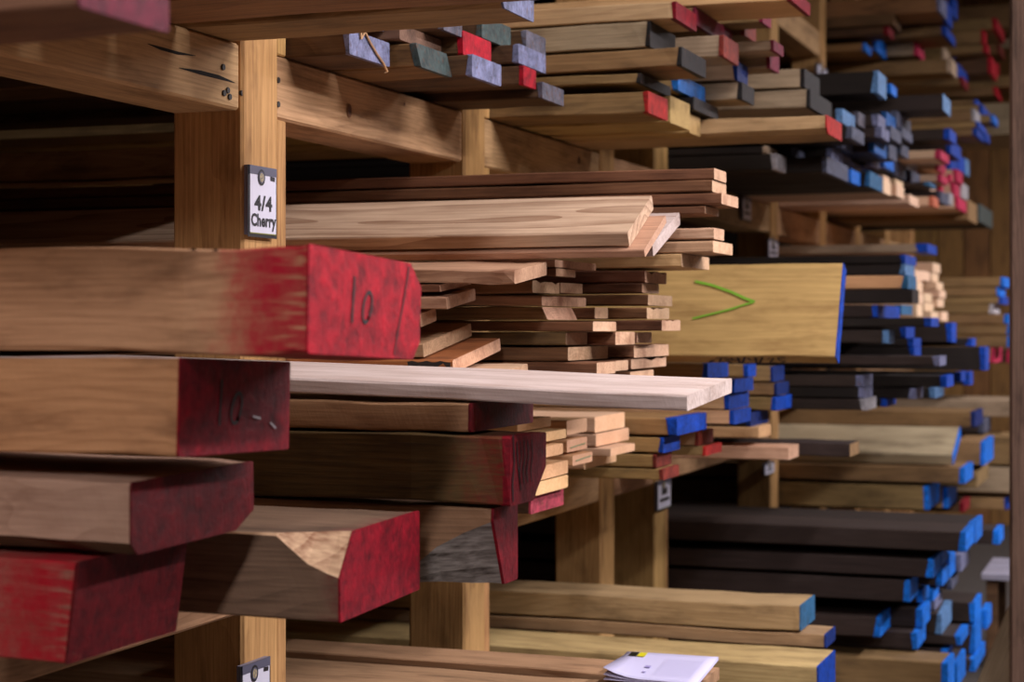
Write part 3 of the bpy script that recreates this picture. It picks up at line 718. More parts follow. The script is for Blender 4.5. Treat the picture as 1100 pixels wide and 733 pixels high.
# second bay pale and coloured ends
b2 = 5.30
g = dict(group='boards stacked in the second bay')
pm2 = W_('pale', light=(236, 190, 150), dark=(204, 152, 110))
for (xe, yt, yb, xf, wd_, pt, kw) in [
    (639, 448, 465, 671, 'pale', None, dict(label='pinkish pale board with streaked end under the white board', endmat=pm2)),
    (640, 466, 480, 676, 'pale', None, dict(label='pale board with chipped corner left of the blue ends', endmat=pm2)),
    (656, 477, 490, 682, 'pale', None, dict(label='narrow pale board end left of the lower blue end', endmat=pm2)),
    (627, 493, 505, 662, 'cherry', None, dict(label='thin pinkish board lying on the rust-ended pair', endmat=pm2))]:
    board(4.36, xe, yt, yb, xf, wd_, pt, ymax=4.66, wob=.0008, **kw, **g)
for (xe, yt, yb, xf, wd_, pt, kw) in [
    (727, 450, 468, 770, 'olive', 'blue', dict(label='olive board with long blue end directly under the white board tip', band=.03)),
    (712, 471, 487, 730, 'olive', 'blue', dict(label='olive board with short blue end, lower of the blue pair')),
    (705, 489, 503, 721, 'olive', 'rust', dict(label='brown board with rust-red end, upper of the two above the small sign')),
    (712, 504, 519, 729, 'olive', 'rust', dict(label='brown board with rust-red end resting on the small-sign post bay', zb=ZB + .003))]:
    board(4.69, xe, yt, yb, xf, wd_, pt, ymax=5.02, wob=.0008, woodmat=W_('olive', light=(172, 136, 86), dark=(118, 88, 52)), **kw, **g)
for (xe, yt, yb, xf, wd_, pt, kw) in [
    (760, 391, 407, 798, 'olive', 'blue', dict(label='olive board with blue end right under the leaning yellow plank', band=.02)),
    (789, 408, 422, 809, 'dark', 'blue', dict(label='dark board with blue end, second in the blue stack')),
    (783, 424, 440, 806, 'maple', 'blue', dict(label='pale board with blue end, third in the blue stack')),
    (788, 441, 456, 806, 'maple', 'blue', dict(label='pale board with blue end, fourth in the blue stack')),
    (750, 464, 479, 766, 'cherry', 'rust', dict(label='pinkish board with rust-red end below the blue stack')),
    (758, 476, 490, 775, 'olive', 'brick', dict(label='brown board with bright red end below the blue stack'))]:
    board(5.04, xe, yt, yb, xf, wd_, pt, ymax=b2, wob=.0008, **kw, **g)
for (xe, yt, yb, xf, wd_, pt, kw) in [
    (803, 392, 405, 814, 'olive', 'blue', dict(label='small blue board end tucked behind the blue stack', Y=5.48, W=.12)),
    (830, 394, 410, 842, 'olive', 'dblue', dict(label='olive board with dark blue end, top of the rear blue stack', Y=5.62)),
    (834, 412, 425, 847, 'olive', 'dblue', dict(label='olive board with dark blue end, second in the rear blue stack', Y=5.62)),
    (833, 427, 441, 850, 'olive', 'blue', dict(label='olive board with blue end jutting out of the rear blue stack', Y=5.62)),
    (806, 443, 458, 825, 'black', 'dblue', dict(label='black board with dark blue end low in the rear blue stack', Y=5.48)),
    (815, 459, 471, 828, 'maple', None, dict(label='plain pale board at the foot of the rear blue stack', Y=5.48))]:
    Y0 = kw.pop('Y'); board(Y0, xe, yt, yb, xf, wd_, pt, ymax=5.92, wob=.0008, **kw, **g)
board(5.49, 847, 484, 498, 858, 'cherry', None, label='pinkish board jutting out over the lower gap, bare end', zb=ZB + .003, woodmat=W_('cherry', light=(214, 170, 140), dark=(168, 120, 92)), **g)
board(5.70, 913, 475, 489, 923, 'walnut', None, label='dark grained board with pale end jutting past the pinkish one', zb=ZB + .003, endmat=W_('olive'), **g)
# leaning plank with green arrow
yp = board(4.98, 901, 381, 391, 909, 'yellow', 'blue', .002, yf=281, T=.05, label='broad yellow plank leaning on edge with green arrow and blue end', name='wide_plank', wob=.0008, **g)
gr = plain('green_crayon', (112, 166, 34), .7)
def onplank(o, pts, wd_, mat, name):
    """strokes on the plank's upper face, given as picture positions turned into plank coordinates"""
    M = o.matrix_basis.inverted(); n = (o.matrix_basis.to_3x3() @ Vector((0, 0, 1)))
    p0 = o.matrix_basis @ Vector((0, 0, o['_T']))
    loc = []
    for (px, py) in pts:
        u = (px - CX) / F; v = (HY - py) / F
        d = Vector((C * u - S, S * u + C, v)); t = ((p0 - Vector((0, 0, H))).dot(n)) / d.dot(n)
        q = M @ (Vector((0, 0, H)) + d * t); loc.append((q.x, q.y))
    vv = []; ff = []
    for i, (a, b) in enumerate(loc):
        p, q = loc[max(0, i - 1)], loc[min(len(loc) - 1, i + 1)]
        dx, dy = q[0] - p[0], q[1] - p[1]; l = math.hypot(dx, dy) or 1
        for sg in (1, -1): vv.append((a - sg * dy / l * wd_ / 2, b + sg * dx / l * wd_ / 2, o['_T'] + .004))
    for i in range(len(loc) - 1): ff.append((2 * i, 2 * i + 1, 2 * i + 3, 2 * i + 2))
    mesh_obj(name, vv, ff, mat, o)
onplank(yp, [(747, 303), (765, 307), (785, 314), (800, 321), (811, 325)], .008, gr, 'green_mark')
onplank(yp, [(744, 343), (765, 338), (785, 333), (800, 328), (811, 325)], .006, gr, 'green_mark')

# --- lower shelf: boards by the paper
g = dict(group='pale boards on the lowest shelf')
L4 = board(3.72, 757, 731, 744, 773, 'olive', None, yf=717, label='brown board on the lowest shelf with the white paper on it', woodmat=W_('olive', light=(178, 142, 104), dark=(122, 92, 64)), **g)
board(3.40, 740, 772, 800, 770, 'olive', None, label='brown board at the bottom edge below the paper board', woodmat=W_('olive', light=(170, 136, 100), dark=(116, 88, 62)), W=.3, **g)
L1 = board(4.90, 860, 652, 679, 875, 'grey', 'teal', .003, yf=640, label='thick pale board with teal-blue end, top of the lowest shelf', woodmat=W_('olive', light=(186, 156, 112), dark=(130, 102, 68)), ymax=5.3, **g)
board(4.90, 887, 681, 697, 897, 'grey', 'dblue', .004, label='pale board with dark blue end under the thick top board', woodmat=W_('olive', light=(176, 146, 104), dark=(124, 96, 64)), ymax=5.3, **g)
L3 = board(4.60, 879, 717, 752, 897, 'grey', 'blue', .004, yf=699, label='broad pale board with blue end in the bottom right of the pale pile', woodmat=W_('olive', light=(190, 160, 112), dark=(136, 106, 68)), ymax=4.88, **g)
#BACKGROUND
# ------------------------------------------------------------------ far rack
ORD = ['first', 'second', 'third', 'fourth', 'fifth', 'sixth', 'seventh', 'eighth', 'ninth', 'tenth', 'eleventh', 'twelfth']
WADJ = {'walnut': 'dark', 'black': 'blackish', 'pale': 'pale', 'olive': 'brown', 'grey': 'greyish', 'maple': 'pale', 'dark': 'dark', 'brown': 'brown', 'cherry': 'pinkish'}
def bg(stack, row, Y, ymax, items, group):
    for i, it in enumerate(items):
        xe, yt, yb, xf, wd_, pt = it[:6]
        kw = dict(it[6]) if len(it) > 6 else {}
        Y0 = kw.pop('Y', Y)
        end = PNAME[pt] if pt else 'bare'
        i = sorted(range(len(items)), key=lambda k: items[k][0]).index(i)
        lab = '%s board, %s end, %s from left in %s of %s' % (WADJ[wd_], end, ORD[i], row, stack)
        o = board(Y0, xe, yt, yb, xf, wd_, pt, ymax=ymax, wob=.0006, label=lab, group=group, band=.02, **kw)
        Y = o.location.y + o['_W'] + .01
ENDC = dict(endmat=W_('pale', light=(240, 206, 172), dark=(214, 172, 136)))
GA = 'painted board ends on the far upper shelf'
A4 = (6.14, 7.86); A5 = (8.08, 9.1); A6 = (9.32, 10.22); A7 = (10.44, 11.39); A8 = (11.61, 12.58)
fu = 'far upper shelf'
bg(fu, 'bottom row', A4[0], A4[1], [(834, 171, 188, 844, 'black', 'white', dict(zb=ZA + .003)), (888, 173, 190, 911, 'black', 'gray', dict(zb=ZA + .003)), (914, 189, 203, 924, 'black', 'sky', dict(zb=ZA + .003)), (934, 191, 207, 948, 'black', 'teal', dict(zb=ZA + .003)), (949, 200, 214, 957, 'pale', None, dict(ENDC, zb=ZA + .003)), (963, 204, 217, 971, 'pale', None, dict(ENDC, zb=ZA + .003))], GA)
bg(fu, 'second row', A4[0], A4[1], [(824, 157, 169, 835, 'black', 'cream'), (854, 158, 170, 864, 'black', 'gray'), (893, 159, 172, 905, 'black', 'lav'), (903, 165, 178, 914, 'walnut', 'wax'), (913, 173, 187, 925, 'walnut', 'lav'), (925, 178, 190, 940, 'black', 'blue'), (949, 188, 200, 961, 'pale', None, dict(ENDC)), (962, 192, 204, 970, 'pale', None, dict(ENDC))], GA)
bg(fu, 'third row', A4[0], A4[1], [(904, 148, 163, 916, 'black', 'gray'), (936, 167, 179, 945, 'walnut', 'lav'), (949, 165, 178, 960, 'black', 'sky'), (962, 172, 188, 973, 'walnut', 'gray'), (974, 166, 182, 985, 'walnut', 'white')], GA)
bg(fu, 'fourth row', A4[0], A4[1], [(915, 135, 148, 928, 'black', 'gray'), (939, 149, 164, 952, 'walnut', 'azure'), (955, 152, 169, 967, 'walnut', 'gray'), (968, 154, 171, 981, 'walnut', 'gray')], GA)
bg(fu, 'fifth row', A4[0], A4[1], [(905, 117, 132, 918, 'black', 'lblue'), (922, 120, 134, 929, 'walnut', 'wax'), (947, 136, 151, 955, 'walnut', 'lav'), (957, 135, 151, 968, 'walnut', 'gray'), (969, 137, 153, 980, 'walnut', 'gray')], GA)
bg(fu, 'sixth row', 6.5, A4[1], [(943, 122, 135, 951, 'walnut', 'lav'), (952, 120, 136, 962, 'black', 'azure'), (963, 119, 135, 978, 'walnut', 'gray')], GA)
bg(fu, 'top row', 6.4, A4[1], [(943, 76, 100, 952, 'black', 'lblue'), (957, 90, 100, 963, 'black', 'sky', dict(Y=6.9))], GA)
board(7.1, 1013, 101, 118, 1021, 'walnut', 'lblue', .003, label='long grey-brown board with pale blue end jutting far out on the far upper shelf', group=GA, ymax=7.86, wob=.0006)
ps = 'pink-ended stack'
bg(ps, 'bottom row', A5[0], A5[1], [(977, 210, 220, 987, 'pale', None, dict(ENDC)), (1002, 211, 221, 1008, 'pale', 'orange'), (1011, 205, 217, 1019, 'walnut', 'gray'), (1020, 207, 219, 1027, 'pale', 'white'), (1029, 212, 224, 1038, 'pale', 'pink')], GA)
bg(ps, 'second row', A5[0], A5[1], [(979, 183, 197, 988, 'walnut', 'gray'), (998, 199, 211, 1005, 'pale', None, dict(ENDC)), (1011, 195, 206, 1021, 'pale', 'pink'), (1025, 196, 210, 1031, 'pale', 'pink'), (1033, 196, 212, 1040, 'pale', 'white')], GA)
bg(ps, 'third row', A5[0], A5[1], [(998, 188, 199, 1005, 'walnut', 'teal'), (1011, 185, 195, 1020, 'pale', 'pink'), (1021, 187, 197, 1027, 'pale', 'pink'), (1028, 182, 195, 1034, 'pale', 'pink')], GA)
bg(ps, 'fourth row', A5[0], A5[1], [(1008, 174, 186, 1020, 'pale', 'pink'), (1021, 166, 184, 1029, 'walnut', 'blue'), (1030, 166, 182, 1036, 'walnut', 'blue'), (1037, 170, 187, 1041, 'walnut', 'lblue')], GA)
bg(ps, 'fifth row', A5[0], A5[1], [(1010, 161, 173, 1020, 'pale', 'pink'), (1021, 150, 166, 1032, 'walnut', 'blue')], GA)
bg(ps, 'top row', A5[0], A5[1], [(1020, 138, 150, 1027, 'walnut', 'blue')], GA)
fs = 'farthest upper stack'
bg(fs, 'top row', A6[0], A6[1], [(1047, 117, 130, 1053, 'olive', 'white'), (1049, 100, 112, 1057, 'olive', 'blue', dict(Y=9.75))], GA)
bg(fs, 'middle row', A6[0], A6[1], [(1051, 130, 137, 1059, 'olive', 'blue'), (1055, 110, 122, 1063, 'olive', 'blue', dict(Y=9.75))], GA)
bg(fs, 'lower row', A6[0], A6[1], [(1049, 138, 145, 1057, 'olive', 'blue'), (1067, 122, 131, 1072, 'olive', 'sky', dict(Y=9.8)), (1059, 142, 151, 1065, 'olive', 'blue', dict(Y=10.0))], GA)
bg(fs, 'bottom rows', A6[0], A6[1], [(1012, 152, 166, 1018, 'olive', None), (1010, 168, 182, 1016, 'olive', None, dict(Y=9.32)), (1008, 184, 200, 1014, 'olive', None, dict(Y=9.32)), (1040, 210, 236, 1053, 'olive', None, dict(Y=9.6)), (1052, 219, 238, 1066, 'black', 'green', dict(Y=10.0))], GA)
# top shelf of the far rack
GT = 'boards on the highest far shelf'
ts = 'highest far shelf'
bg(ts, 'lower row', A6[0], A6[1], [(929, 46, 54, 936, 'brown', 'sky'), (941, 38, 54, 952, 'brown', 'sky'), (986, 45, 59, 993, 'grey', 'pink'), (1014, 50, 66, 1024, 'olive', 'cream'), (1022, 63, 78, 1031, 'olive', 'cream', dict(Y=9.95))], GT)
bg(ts, 'middle row', A6[0], A6[1], [(954, 28, 37, 960, 'dark', 'crim'), (1016, 28, 44, 1026, 'olive', 'blue', dict(Y=9.75)), (1018, 45, 60, 1032, 'olive', 'blue', dict(Y=9.95))], GT)
bg(ts, 'upper row', A6[0], A6[1], [(1010, -6, 12, 1017, 'brown', 'lav'), (1016, 0, 22, 1023, 'brown', 'blue', dict(Y=9.7)), (1024, -4, 16, 1031, 'brown', 'blue', dict(Y=9.9)), (960, 10, 26, 968, 'dark', None, dict(Y=9.3))], GT)
bg(ts, 'rear row', A7[0], A7[1], [(1029, 68, 82, 1039, 'olive', 'blue'), (1034, 82, 91, 1040, 'olive', 'crim', dict(Y=10.44)), (1057, 32, 46, 1063, 'olive', 'red', dict(Y=10.75)), (1060, 47, 60, 1067, 'olive', 'red', dict(Y=10.75)), (1065, 61, 80, 1071, 'dark', 'red', dict(Y=10.75)), (1070, 19, 33, 1079, 'olive', 'red', dict(Y=10.75)), (1074, 47, 57, 1079, 'brown', 'rust', dict(Y=11.1)), (1072, 62, 80, 1079, 'brown', 'red', dict(Y=11.1))], GT)
bg(ts, 'back row', A8[0], A8[1], [(1112, 2, 28, 1120, 'olive', None, dict(Y=11.61)), (1110, 39, 50, 1118, 'grey', None, dict(Y=11.61)), (1070, 93, 102, 1076, 'olive', 'red', dict(Y=11.61)), (1110, 80, 92, 1118, 'olive', None, dict(Y=11.8)), (1110, 116, 150, 1120, 'grey', None, dict(Y=11.61))], GT)
# middle shelf
GB = 'boards on the far middle shelf'
fm_ = 'far middle shelf'
board(8.08, 996, 262, 271, 1006, 'grey', 'blue', .05, label='long thin greyish board with blue tip lying topmost on the far middle shelf', group=GB, ymax=8.5, wob=.0006)
bg(fm_, 'upper rows', A4[0], A4[1], [(975, 296, 310, 984, 'pale', 'teal', dict(woodmat=W_('olive', light=(214, 168, 116), dark=(176, 130, 84)))), (980, 311, 326, 987, 'black', None, dict(Y=6.14)), (972, 274, 283, 984, 'black', 'blue', dict(Y=6.6)), (972, 284, 295, 982, 'black', 'lblue', dict(Y=6.6))], GB)
bg(fm_, 'middle rows', A4[0], A4[1], [(942, 328, 341, 954, 'walnut', 'blue'), (954, 329, 342, 966, 'black', 'blue'), (968, 328, 338, 980, 'black', 'teal')], GB)
bg(fm_, 'long dark rows', A4[0], A4[1], [(1000, 340, 351, 1008, 'black', 'blue'), (954, 355, 369, 960, 'walnut', 'lblue', dict(Y=6.14)), (973, 352, 363, 982, 'black', 'blue', dict(Y=6.7)), (981, 363, 372, 989, 'black', 'blue', dict(Y=6.7)), (982, 373, 383, 989, 'black', 'blue', dict(Y=6.7))], GB)
bg(fm_, 'jutting dark rows', 7.2, A4[1], [(1022, 347, 368, 1027, 'walnut', 'blue'), (1044, 364, 372, 1048, 'black', 'blue', dict(Y=7.2)), (1058, 373, 398, 1062, 'black', 'blue', dict(Y=7.2)), (1009, 383, 393, 1016, 'walnut', 'lav', dict(Y=6.14))], GB)
bg(fm_, 'lowest rows', A4[0], A4[1], [(927, 404, 416, 937, 'walnut', 'lav'), (928, 417, 428, 937, 'black', 'lav', dict(Y=6.14)), (930, 429, 441, 941, 'walnut', 'white', dict(Y=6.14)), (1017, 404, 416, 1024, 'black', 'blue', dict(Y=6.6)), (983, 418, 429, 991, 'black', 'lav', dict(Y=6.6)), (1004, 417, 428, 1014, 'black', 'lblue', dict(Y=7.0)), (952, 428, 437, 962, 'black', 'blue', dict(Y=6.6)), (1032, 400, 410, 1037, 'black', 'blue', dict(Y=7.4)), (1041, 400, 414, 1045, 'black', 'blue', dict(Y=7.7))], GB)
pl = 'small pale stack'
PE = [(983, 290, 302, 990), (985, 303, 314, 991), (986, 315, 326, 992), (985, 327, 340, 991)]
bg(pl, 'nearest column', A5[0], A5[1], [(a, b, c_, d, 'pale', None, dict(ENDC, Y=8.08)) for a, b, c_, d in PE], GB)
PE = [(990, 291, 301, 999), (993, 315, 324, 1001), (993, 325, 334, 1003), (1000, 335, 345, 1008)]
bg(pl, 'middle column', A5[0], A5[1], [(a, b, c_, d, 'pale', None, dict(ENDC, Y=8.4)) for a, b, c_, d in PE], GB)
PE = [(1002, 282, 292, 1010), (1001, 293, 302, 1008), (1006, 303, 311, 1013), (1009, 312, 320, 1016), (1007, 321, 330, 1014), (1011, 331, 345, 1018)]
bg(pl, 'farthest column', A5[0], A5[1], [(a, b, c_, d, 'pale', None, dict(ENDC, Y=8.75)) for a, b, c_, d in PE], GB)
bg(fm_, 'rear stack', A6[0], A6[1], [(1078, 298, 308, 1086, 'olive', 'sky'), (1073, 309, 318, 1080, 'olive', 'sky', dict(Y=9.32)), (1067, 327, 337, 1074, 'olive', 'white', dict(Y=9.32)), (1076, 319, 327, 1083, 'olive', 'blue', dict(Y=9.32)), (1083, 338, 348, 1089, 'olive', 'sky', dict(Y=9.32)), (1085, 350, 359, 1091, 'olive', 'sky', dict(Y=9.32)), (1086, 361, 373, 1091, 'olive', 'sky', dict(Y=9.32)), (1068, 374, 390, 1076, 'olive', 'pink', dict(Y=9.32)), (1086, 375, 390, 1092, 'dark', 'pink', dict(Y=9.7))], GB)
# lowest shelf of the far rack
GC = 'boards on the far lowest shelf'
fl = 'pale far lower stack'
board(8.14, 1024, 488, 500, 1032, 'grey', 'sky', .003, yf=458, label='wide pale plank with bright blue end lying tilted in the far lower stack', name='wide_plank', group=GC, wob=.0006, woodmat=W_('grey', light=(178, 160, 130), dark=(128, 110, 84)), T=.05)
bg(fl, 'upper row', A5[0], A5[1], [(1047, 443, 459, 1056, 'olive', 'dblue', dict(Y=8.7)), (1057, 451, 466, 1070, 'walnut', 'gray', dict(Y=9.32, W=.4))], GC)
bg(fl, 'middle row', A5[0], A5[1], [(1036, 503, 520, 1045, 'olive', 'sky', dict(Y=8.08)), (1057, 475, 500, 1067, 'olive', 'sky', dict(Y=8.5)), (1049, 506, 524, 1064, 'olive', None, dict(Y=8.5))], GC)
bg(fl, 'lower row', A5[0], A5[1], [(997, 523, 548, 1009, 'olive', 'sky', dict(Y=8.08)), (1018, 522, 546, 1028, 'olive', 'sky', dict(Y=8.45)), (1035, 537, 551, 1043, 'dark', 'crim', dict(Y=8.8))], GC)
bg(fl, 'rear row', A6[0], A6[1], [(1095, 470, 500, 1102, 'olive', None), (1096, 503, 530, 1104, 'grey', None, dict(Y=9.32)), (1098, 425, 456, 1106, 'grey', None, dict(Y=9.6)), (1082, 536, 548, 1087, 'olive', 'blue', dict(Y=9.32))], GC)
wn = 'blue-ended dark pile'
bg(wn, 'top row', A4[0], A4[1], [(1037, 572, 593, 1046, 'walnut', 'sky', dict(yf=562)), (1047, 562, 584, 1055, 'walnut', 'sky'), (1073, 570, 585, 1078, 'walnut', 'sky', dict(Y=7.2))], GC)
bg(wn, 'second row', A4[0], A4[1], [(1002, 602, 621, 1010, 'walnut', 'sky'), (1011, 594, 608, 1018, 'walnut', 'sky'), (1020, 594, 607, 1026, 'walnut', 'sky', dict(Y=6.75)), (1012, 611, 630, 1018, 'walnut', 'sky', dict(Y=6.4)), (1019, 608, 622, 1026, 'walnut', 'sky', dict(Y=6.7)), (1032, 597, 615, 1041, 'walnut', 'lav', dict(Y=7.0)), (1022, 623, 634, 1029, 'walnut', 'gray', dict(Y=6.95))], GC)
bg(wn, 'third row', A4[0], A4[1], [(977, 624, 647, 986, 'walnut', 'sky'), (991, 634, 648, 998, 'walnut', 'sky', dict(Y=6.45)), (1002, 634, 646, 1008, 'walnut', 'sky', dict(Y=6.7)), (1004, 644, 656, 1012, 'walnut', 'lav', dict(Y=6.8))], GC)
bg(wn, 'fourth row', A4[0], A4[1], [(945, 664, 685, 956, 'walnut', 'sky'), (991, 655, 675, 999, 'walnut', 'sky'), (1011, 660, 682, 1022, 'walnut', 'lblue', dict(Y=6.75)), (1047, 648, 669, 1054, 'walnut', 'sky', dict(Y=7.3)), (1060, 656, 676, 1065, 'walnut', 'sky', dict(Y=7.6))], GC)
bg(wn, 'fifth row', A4[0], A4[1], [(985, 677, 698, 994, 'walnut', 'sky', dict(Y=6.3)), (1032, 678, 694, 1040, 'walnut', 'sky', dict(Y=6.75)), (1047, 672, 703, 1054, 'walnut', 'sky', dict(Y=7.3)), (1018, 698, 708, 1023, 'walnut', 'sky', dict(Y=6.75))], GC)
bg(wn, 'lowest row', A4[0], A4[1], [(1018, 713, 745, 1025, 'olive', 'sky'), (1028, 712, 740, 1037, 'walnut', 'sky', dict(Y=6.7)), (1047, 705, 722, 1058, 'walnut', 'sky', dict(Y=7.2)), (1041, 726, 742, 1050, 'walnut', 'sky', dict(Y=7.2))], GC)
# unseen boards added on the near upper shelf to shade the posts below
for lv in range(4):
    for k, (yy, xx) in enumerate(((1.90, -1.04), (2.12, -.98), (2.36, -1.02), (2.58, -.93))):
        o = board(yy, 300, 0, 20, None, 'brown', 'wax', W=.20, T=.052, zb=ZA + .003 + .056 * lv, label='added unseen brown board on the near upper shelf, layer %s, %s from the sign post' % (ORD[lv], ORD[3 - k]), group=UG, wob=.001, xback=-3.9, solved=True)
        o.location.x = xx - .07 * ((lv * 3 + k * 2) % 4) / 3
# ------------------------------------------------------------------ signs
def text_mesh(body, size, mat, parent, loc, rot, name='lettering', bold=0.0, sx=1.0):
    cu = bpy.data.curves.new(name, 'FONT'); cu.body = body; cu.size = size; cu.align_x = 'CENTER'; cu.offset = bold; cu.resolution_u = 3; cu.space_character = 1.06
    to = bpy.data.objects.new(name, cu); COL.objects.link(to)
    dg = bpy.context.evaluated_depsgraph_get(); me = bpy.data.meshes.new_from_object(to.evaluated_get(dg))
    bpy.data.objects.remove(to)
    me.materials.clear(); me.materials.append(mat)
    for v in me.vertices: v.co.x *= sx
    o = bpy.data.objects.new(name, me); COL.objects.link(o); o.parent = parent; o.location = loc; o.rotation_euler = rot
    return o
white = plain('sign_white', (218, 216, 232), .4); grey = plain('sign_grey', (84, 84, 104), .5); blackp = plain('sign_black', (22, 22, 30), .5); gold = plain('sign_gold', (176, 160, 122), .5); olive_line = plain('sign_olive', (130, 132, 60), .5)
def disc(name, rad, mat, parent, loc, n=20, sy=1.0):
    v = [(0, 0, 0)] + [(0, rad * math.cos(2 * math.pi * j / n), rad * sy * math.sin(2 * math.pi * j / n)) for j in range(n)]
    f = [(0, 1 + j, 1 + (j + 1) % n) for j in range(n)]
    o = mesh_obj(name, v, f, mat, parent); o.location = loc
    return o
RT = (math.pi / 2, 0, math.pi / 2)
def sign(Y0, Wd, z0, Ht, label, lines=(), bars=(), X=PX, full=True):
    r = empty('shelf_sign', (X, Y0, z0)); tag(r, label, 'sign', 'shelf signs on the posts')
    def bx(n, y0, y1, za, zb_, x0, x1, m): return box(n, X + x0, X + x1, Y0 + y0, Y0 + y1, z0 + za, z0 + zb_, m, r)
    bx('backing', 0, Wd, 0, Ht, .0005, .011, plain('sign_edge', (128, 124, 140), .5))
    bx('frame', -.004, Wd + .004, -.004, Ht, .0102, .0111, blackp)
    bx('panel', .02 * Wd, .98 * Wd, .035 * Ht, .975 * Ht, .0112, .0125, white)
    bx('bottom_line', .02 * Wd, .98 * Wd, .02 * Ht, .035 * Ht, .0112, .0125, olive_line)
    bx('header', .0 * Wd, 1 * Wd, .875 * Ht, Ht, .0112, .0132, grey)
    e = disc('emblem', .115 * Wd * 1.15, blackp, r, (.0136, .42 * Wd, .84 * Ht), sy=1.1)
    disc('emblem_ring', .095 * Wd, grey, e, (.0004, 0, 0), sy=1.1); disc('emblem_centre', .07 * Wd, gold, e, (.0008, 0, 0), sy=1.15)
    sm = [(0.0, -.006), (-.004, -.002), (.004, .0), (-.002, .004), (.002, .007)]
    stroke(e, [(a * Wd / .1, b_ * Wd / .1) for a, b_ in sm], .002 * Wd / .1, grey, 'emblem_mark', lift=.0012)
    stroke(r, [(.76 * Wd, .845 * Ht), (.93 * Wd, .835 * Ht)], .008 * Ht / .13, blackp, 'small_print', lift=.0132)
    for (body, size, yy, zz, sx, bd) in lines:
        text_mesh(body, size, blackp, r, (.0132, yy * Wd, zz * Ht), RT, bold=bd, sx=sx)
    for (y0, y1, za, zb_) in bars: bx('blurred_print', y0 * Wd, y1 * Wd, za * Ht, zb_ * Ht, .0126, .0132, blackp)
    return r
YA, ZA_ = yz(262, 252, PX); YA2, _ = yz(291, 252, PX)
_, zt_ = yz(262, 177, PX)
SH = zt_ - ZA_; SW = YA2 - YA
sign(YA, SW, ZA_, SH, 'white shelf sign reading 4/4 Cherry on the near post', [('4/4', .30 * SH, .5, .365, .80 * SW / (.30 * SH * 1.28) * .78, .0011), ('Cherry', .245 * SH, .5, .135, .95 * SW / (.245 * SH * 3.2), .0012)])
YL, _ = yz(254, 720, PX); YL2, _ = yz(288, 720, PX); zt2 = yz(254, 716, PX)[1]
sign(YL, SW * 1.02, zt2 - SH, SH, 'white shelf sign with round emblem at the bottom edge below the slabs')
def sign_px(x0, x1, y0, y1, label, bars, X=PX):
    Y0, zb_ = yz(x0, y1, X); Y1, _ = yz(x1, y1, X); _, zt = yz(x0, y0, X)
    return sign(Y0, Y1 - Y0, zb_, zt - zb_, label, bars=bars)
BR = [(.3, .7, .5, .72), (.15, .85, .26, .38)]
sign_px(703, 717, 518, 549, 'small white sign with dark print on the second post under the rust-red ends', BR)
sign_px(795, 804, 211, 236, 'small white sign on the far upper beam beside the dark cherry boards', BR)
sign_px(823, 833, 256, 278, 'small white sign on the far post above the leaning yellow plank', BR)
sign_px(819, 829, 499, 511, 'small white sign on the far post just below the pinkish jutting board', BR)
sign_px(876, 886, 68, 79, 'small white sign under the far highest beam', BR)

# ------------------------------------------------------------------ paper on the lower boards
zc = L4.location.z + L4['_T']
def ontop(px, py, z):
    u = (px - CX) / F; d = Vector((C * u - S, S * u + C, (HY - py) / F)); t = (z - H) / d.z
    return Vector((0, 0, H)) + d * t
pr = empty('paper_pad', ontop(700, 728, zc + .004)); tag(pr, 'white printed paper pad with yellow and black logo on the brown board', 'paper')
zp = zc + .012
q = [ontop(648, 727, zp), ontop(674, 700, zp), ontop(772, 706, zp), ontop(748, 735, zp)]
def sheet(name, zoff, curl, mat, inset=0.0):
    n = 8; v = []; f = []
    for i in range(n + 1):
        for j in range(n + 1):
            a, b_ = i / n, j / n
            p = (q[0] * (1 - a) + q[3] * a) * (1 - b_) + (q[1] * (1 - a) + q[2] * a) * b_
            lift = curl * max(0, 1 - a * 2.4) ** 2 * max(0, 1 - b_ * 1.2)
            v.append(Vector((p.x, p.y, p.z + zoff + lift)) - pr.location)
    for i in range(n):
        for j in range(n): f.append((i * (n + 1) + j, (i + 1) * (n + 1) + j, (i + 1) * (n + 1) + j + 1, i * (n + 1) + j + 1))
    o = mesh_obj(name, v, f, mat, pr, smooth=True)
    md = o.modifiers.new('thick', 'SOLIDIFY'); md.thickness = .001
    return o
pp = plain('paper', (192, 188, 218), .6)
sheet('sheet', -.006, .0, pp); sheet('sheet', -.003, .008, pp); top = sheet('sheet', 0, .020, pp)
def patch(name, a0, a1, b0, b1, mat):
    v = [((q[0] * (1 - a) + q[3] * a) * (1 - b_) + (q[1] * (1 - a) + q[2] * a) * b_ + Vector((0, 0, .0025))) - pr.location for a, b_ in ((a0, b0), (a1, b0), (a1, b1), (a0, b1))]
    mesh_obj(name, v, [(0, 1, 2, 3)], mat, top)
patch('logo', .06, .15, .79, .95, plain('logo_black', (24, 26, 10), .5)); patch('logo', .155, .24, .79, .95, plain('logo_yellow', (206, 196, 20), .5)); patch('logo_mark', .085, .12, .84, .9, plain('logo_olive', (120, 118, 20), .5))
patch('print', .10, .17, .26, .29, plain('print_red', (120, 60, 70), .6)); patch('print', .34, .40, .4, .47, plain('print_violet', (150, 140, 190), .6)); patch('print', .36, .40, .22, .25, plain('print_violet', (150, 140, 190), .6))
for k in range(7): patch('print', .48, .9, .2 + .09 * k, .212 + .09 * k, plain('print_pale', (190, 186, 214), .6))

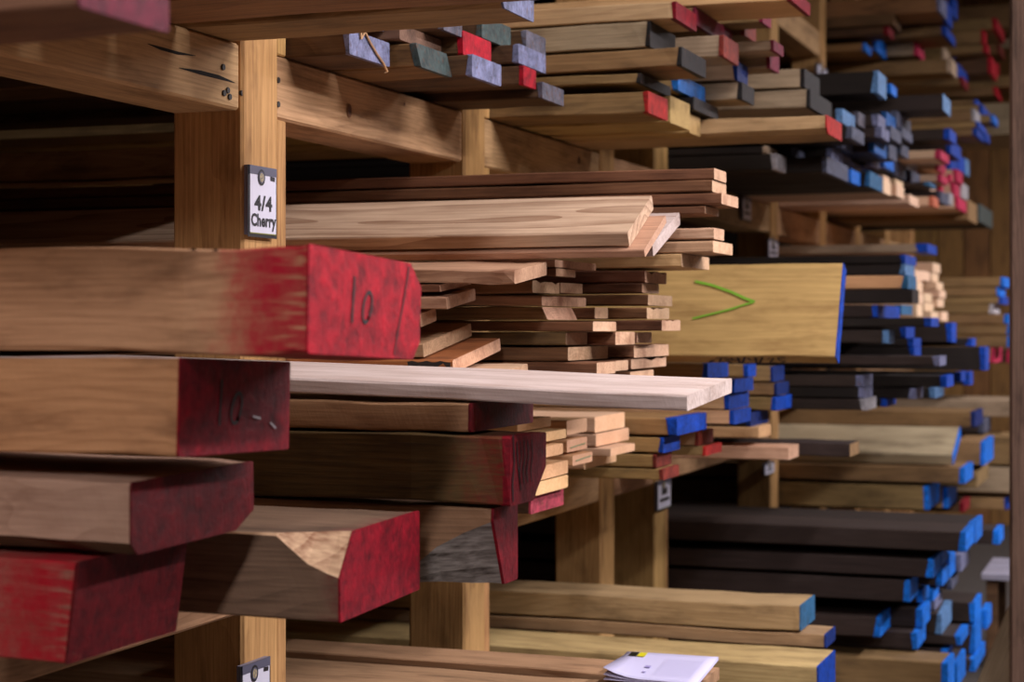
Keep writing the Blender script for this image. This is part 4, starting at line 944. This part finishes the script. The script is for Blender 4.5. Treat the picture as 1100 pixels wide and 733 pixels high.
# ------------------------------------------------------------------ writing on the leaning plank's lower edge
def edge_marks():
    xs = [-.37, -.345, -.32, -.30, -.275, -.25, -.225, -.195, -.165, -.14, -.12]
    T = yp['_T']
    g_ = [[(0, .3), (.012, .5)], [(0, .7), (.012, .75), (.004, .35), (.014, .3)], [(0, .75), (.01, .55), (.0, .5), (.012, .3), (.002, .28)], [(0, .75), (.002, .5), (.014, .5), (.014, .8), (.012, .2)], [(0, .2), (.012, .85)],
          [(0, .75), (.002, .5), (.014, .5), (.014, .8), (.012, .2)], [(0, .2), (.012, .85)], [(0, .7), (.012, .75), (.002, .3), (.016, .28)], [(.014, .8), (.0, .78), (.002, .55), (.012, .45), (.002, .25)]]
    for x0, gl in zip(xs, g_): stroke(yp, [(x0 + a * 1.5, (.5 + (z - .5) * 1.35) * T) for a, z in gl], .006, ink, 'marking', 'front', .003)
edge_marks()

# ------------------------------------------------------------------ post in the aisle, leaning board and bench
pxx = xat(1084, 5.6)
po = box('wooden_post', pxx, pxx + .17, 5.6, 5.77, 0, ZC, W_('dark', axis='Z', light=(122, 92, 78), dark=(66, 46, 38)), None, .01); tag(po, 'rough dark brown wooden post standing at the right edge', 'post')
lb = board(6.3, 1056, 735, 745, None, 'grey', None, W=.03, T=.14, Lb=1.1, solved=True, label='greyish board leaning against the dark post at bottom right', woodmat=W_('grey'), xback=None)
lb.location = (xat(1054, 5.9) - .17, 5.86, .01); lb.rotation_euler = (0, math.radians(112), 0)
bt = empty('small_bench', (xat(1072, 8.6), 8.6, 0)); tag(bt, 'small greyish slatted bench behind the dark post', 'bench')
zt3 = zat(1072, 606, 8.6)
xb = xat(1050, 8.3)
for k in range(3): box('slat', xb + .02, xb + .62, 8.25 + k * .2, 8.43 + k * .2, zt3 - .03, zt3, W_('grey', light=(150, 146, 160), dark=(104, 100, 112)), bt, .003)
for sx in (0, 1):
    for sy in (0, 1): box('leg', xb + .04 + sx * .5, xb + .09 + sx * .5, 8.28 + sy * .44, 8.33 + sy * .44, 0, zt3 - .032, W_('dark'), bt, .003)
#ENDBACKGROUND
for o in bpy.data.objects:
    for k in ('_T', '_W'):
        if k in o: del o[k]
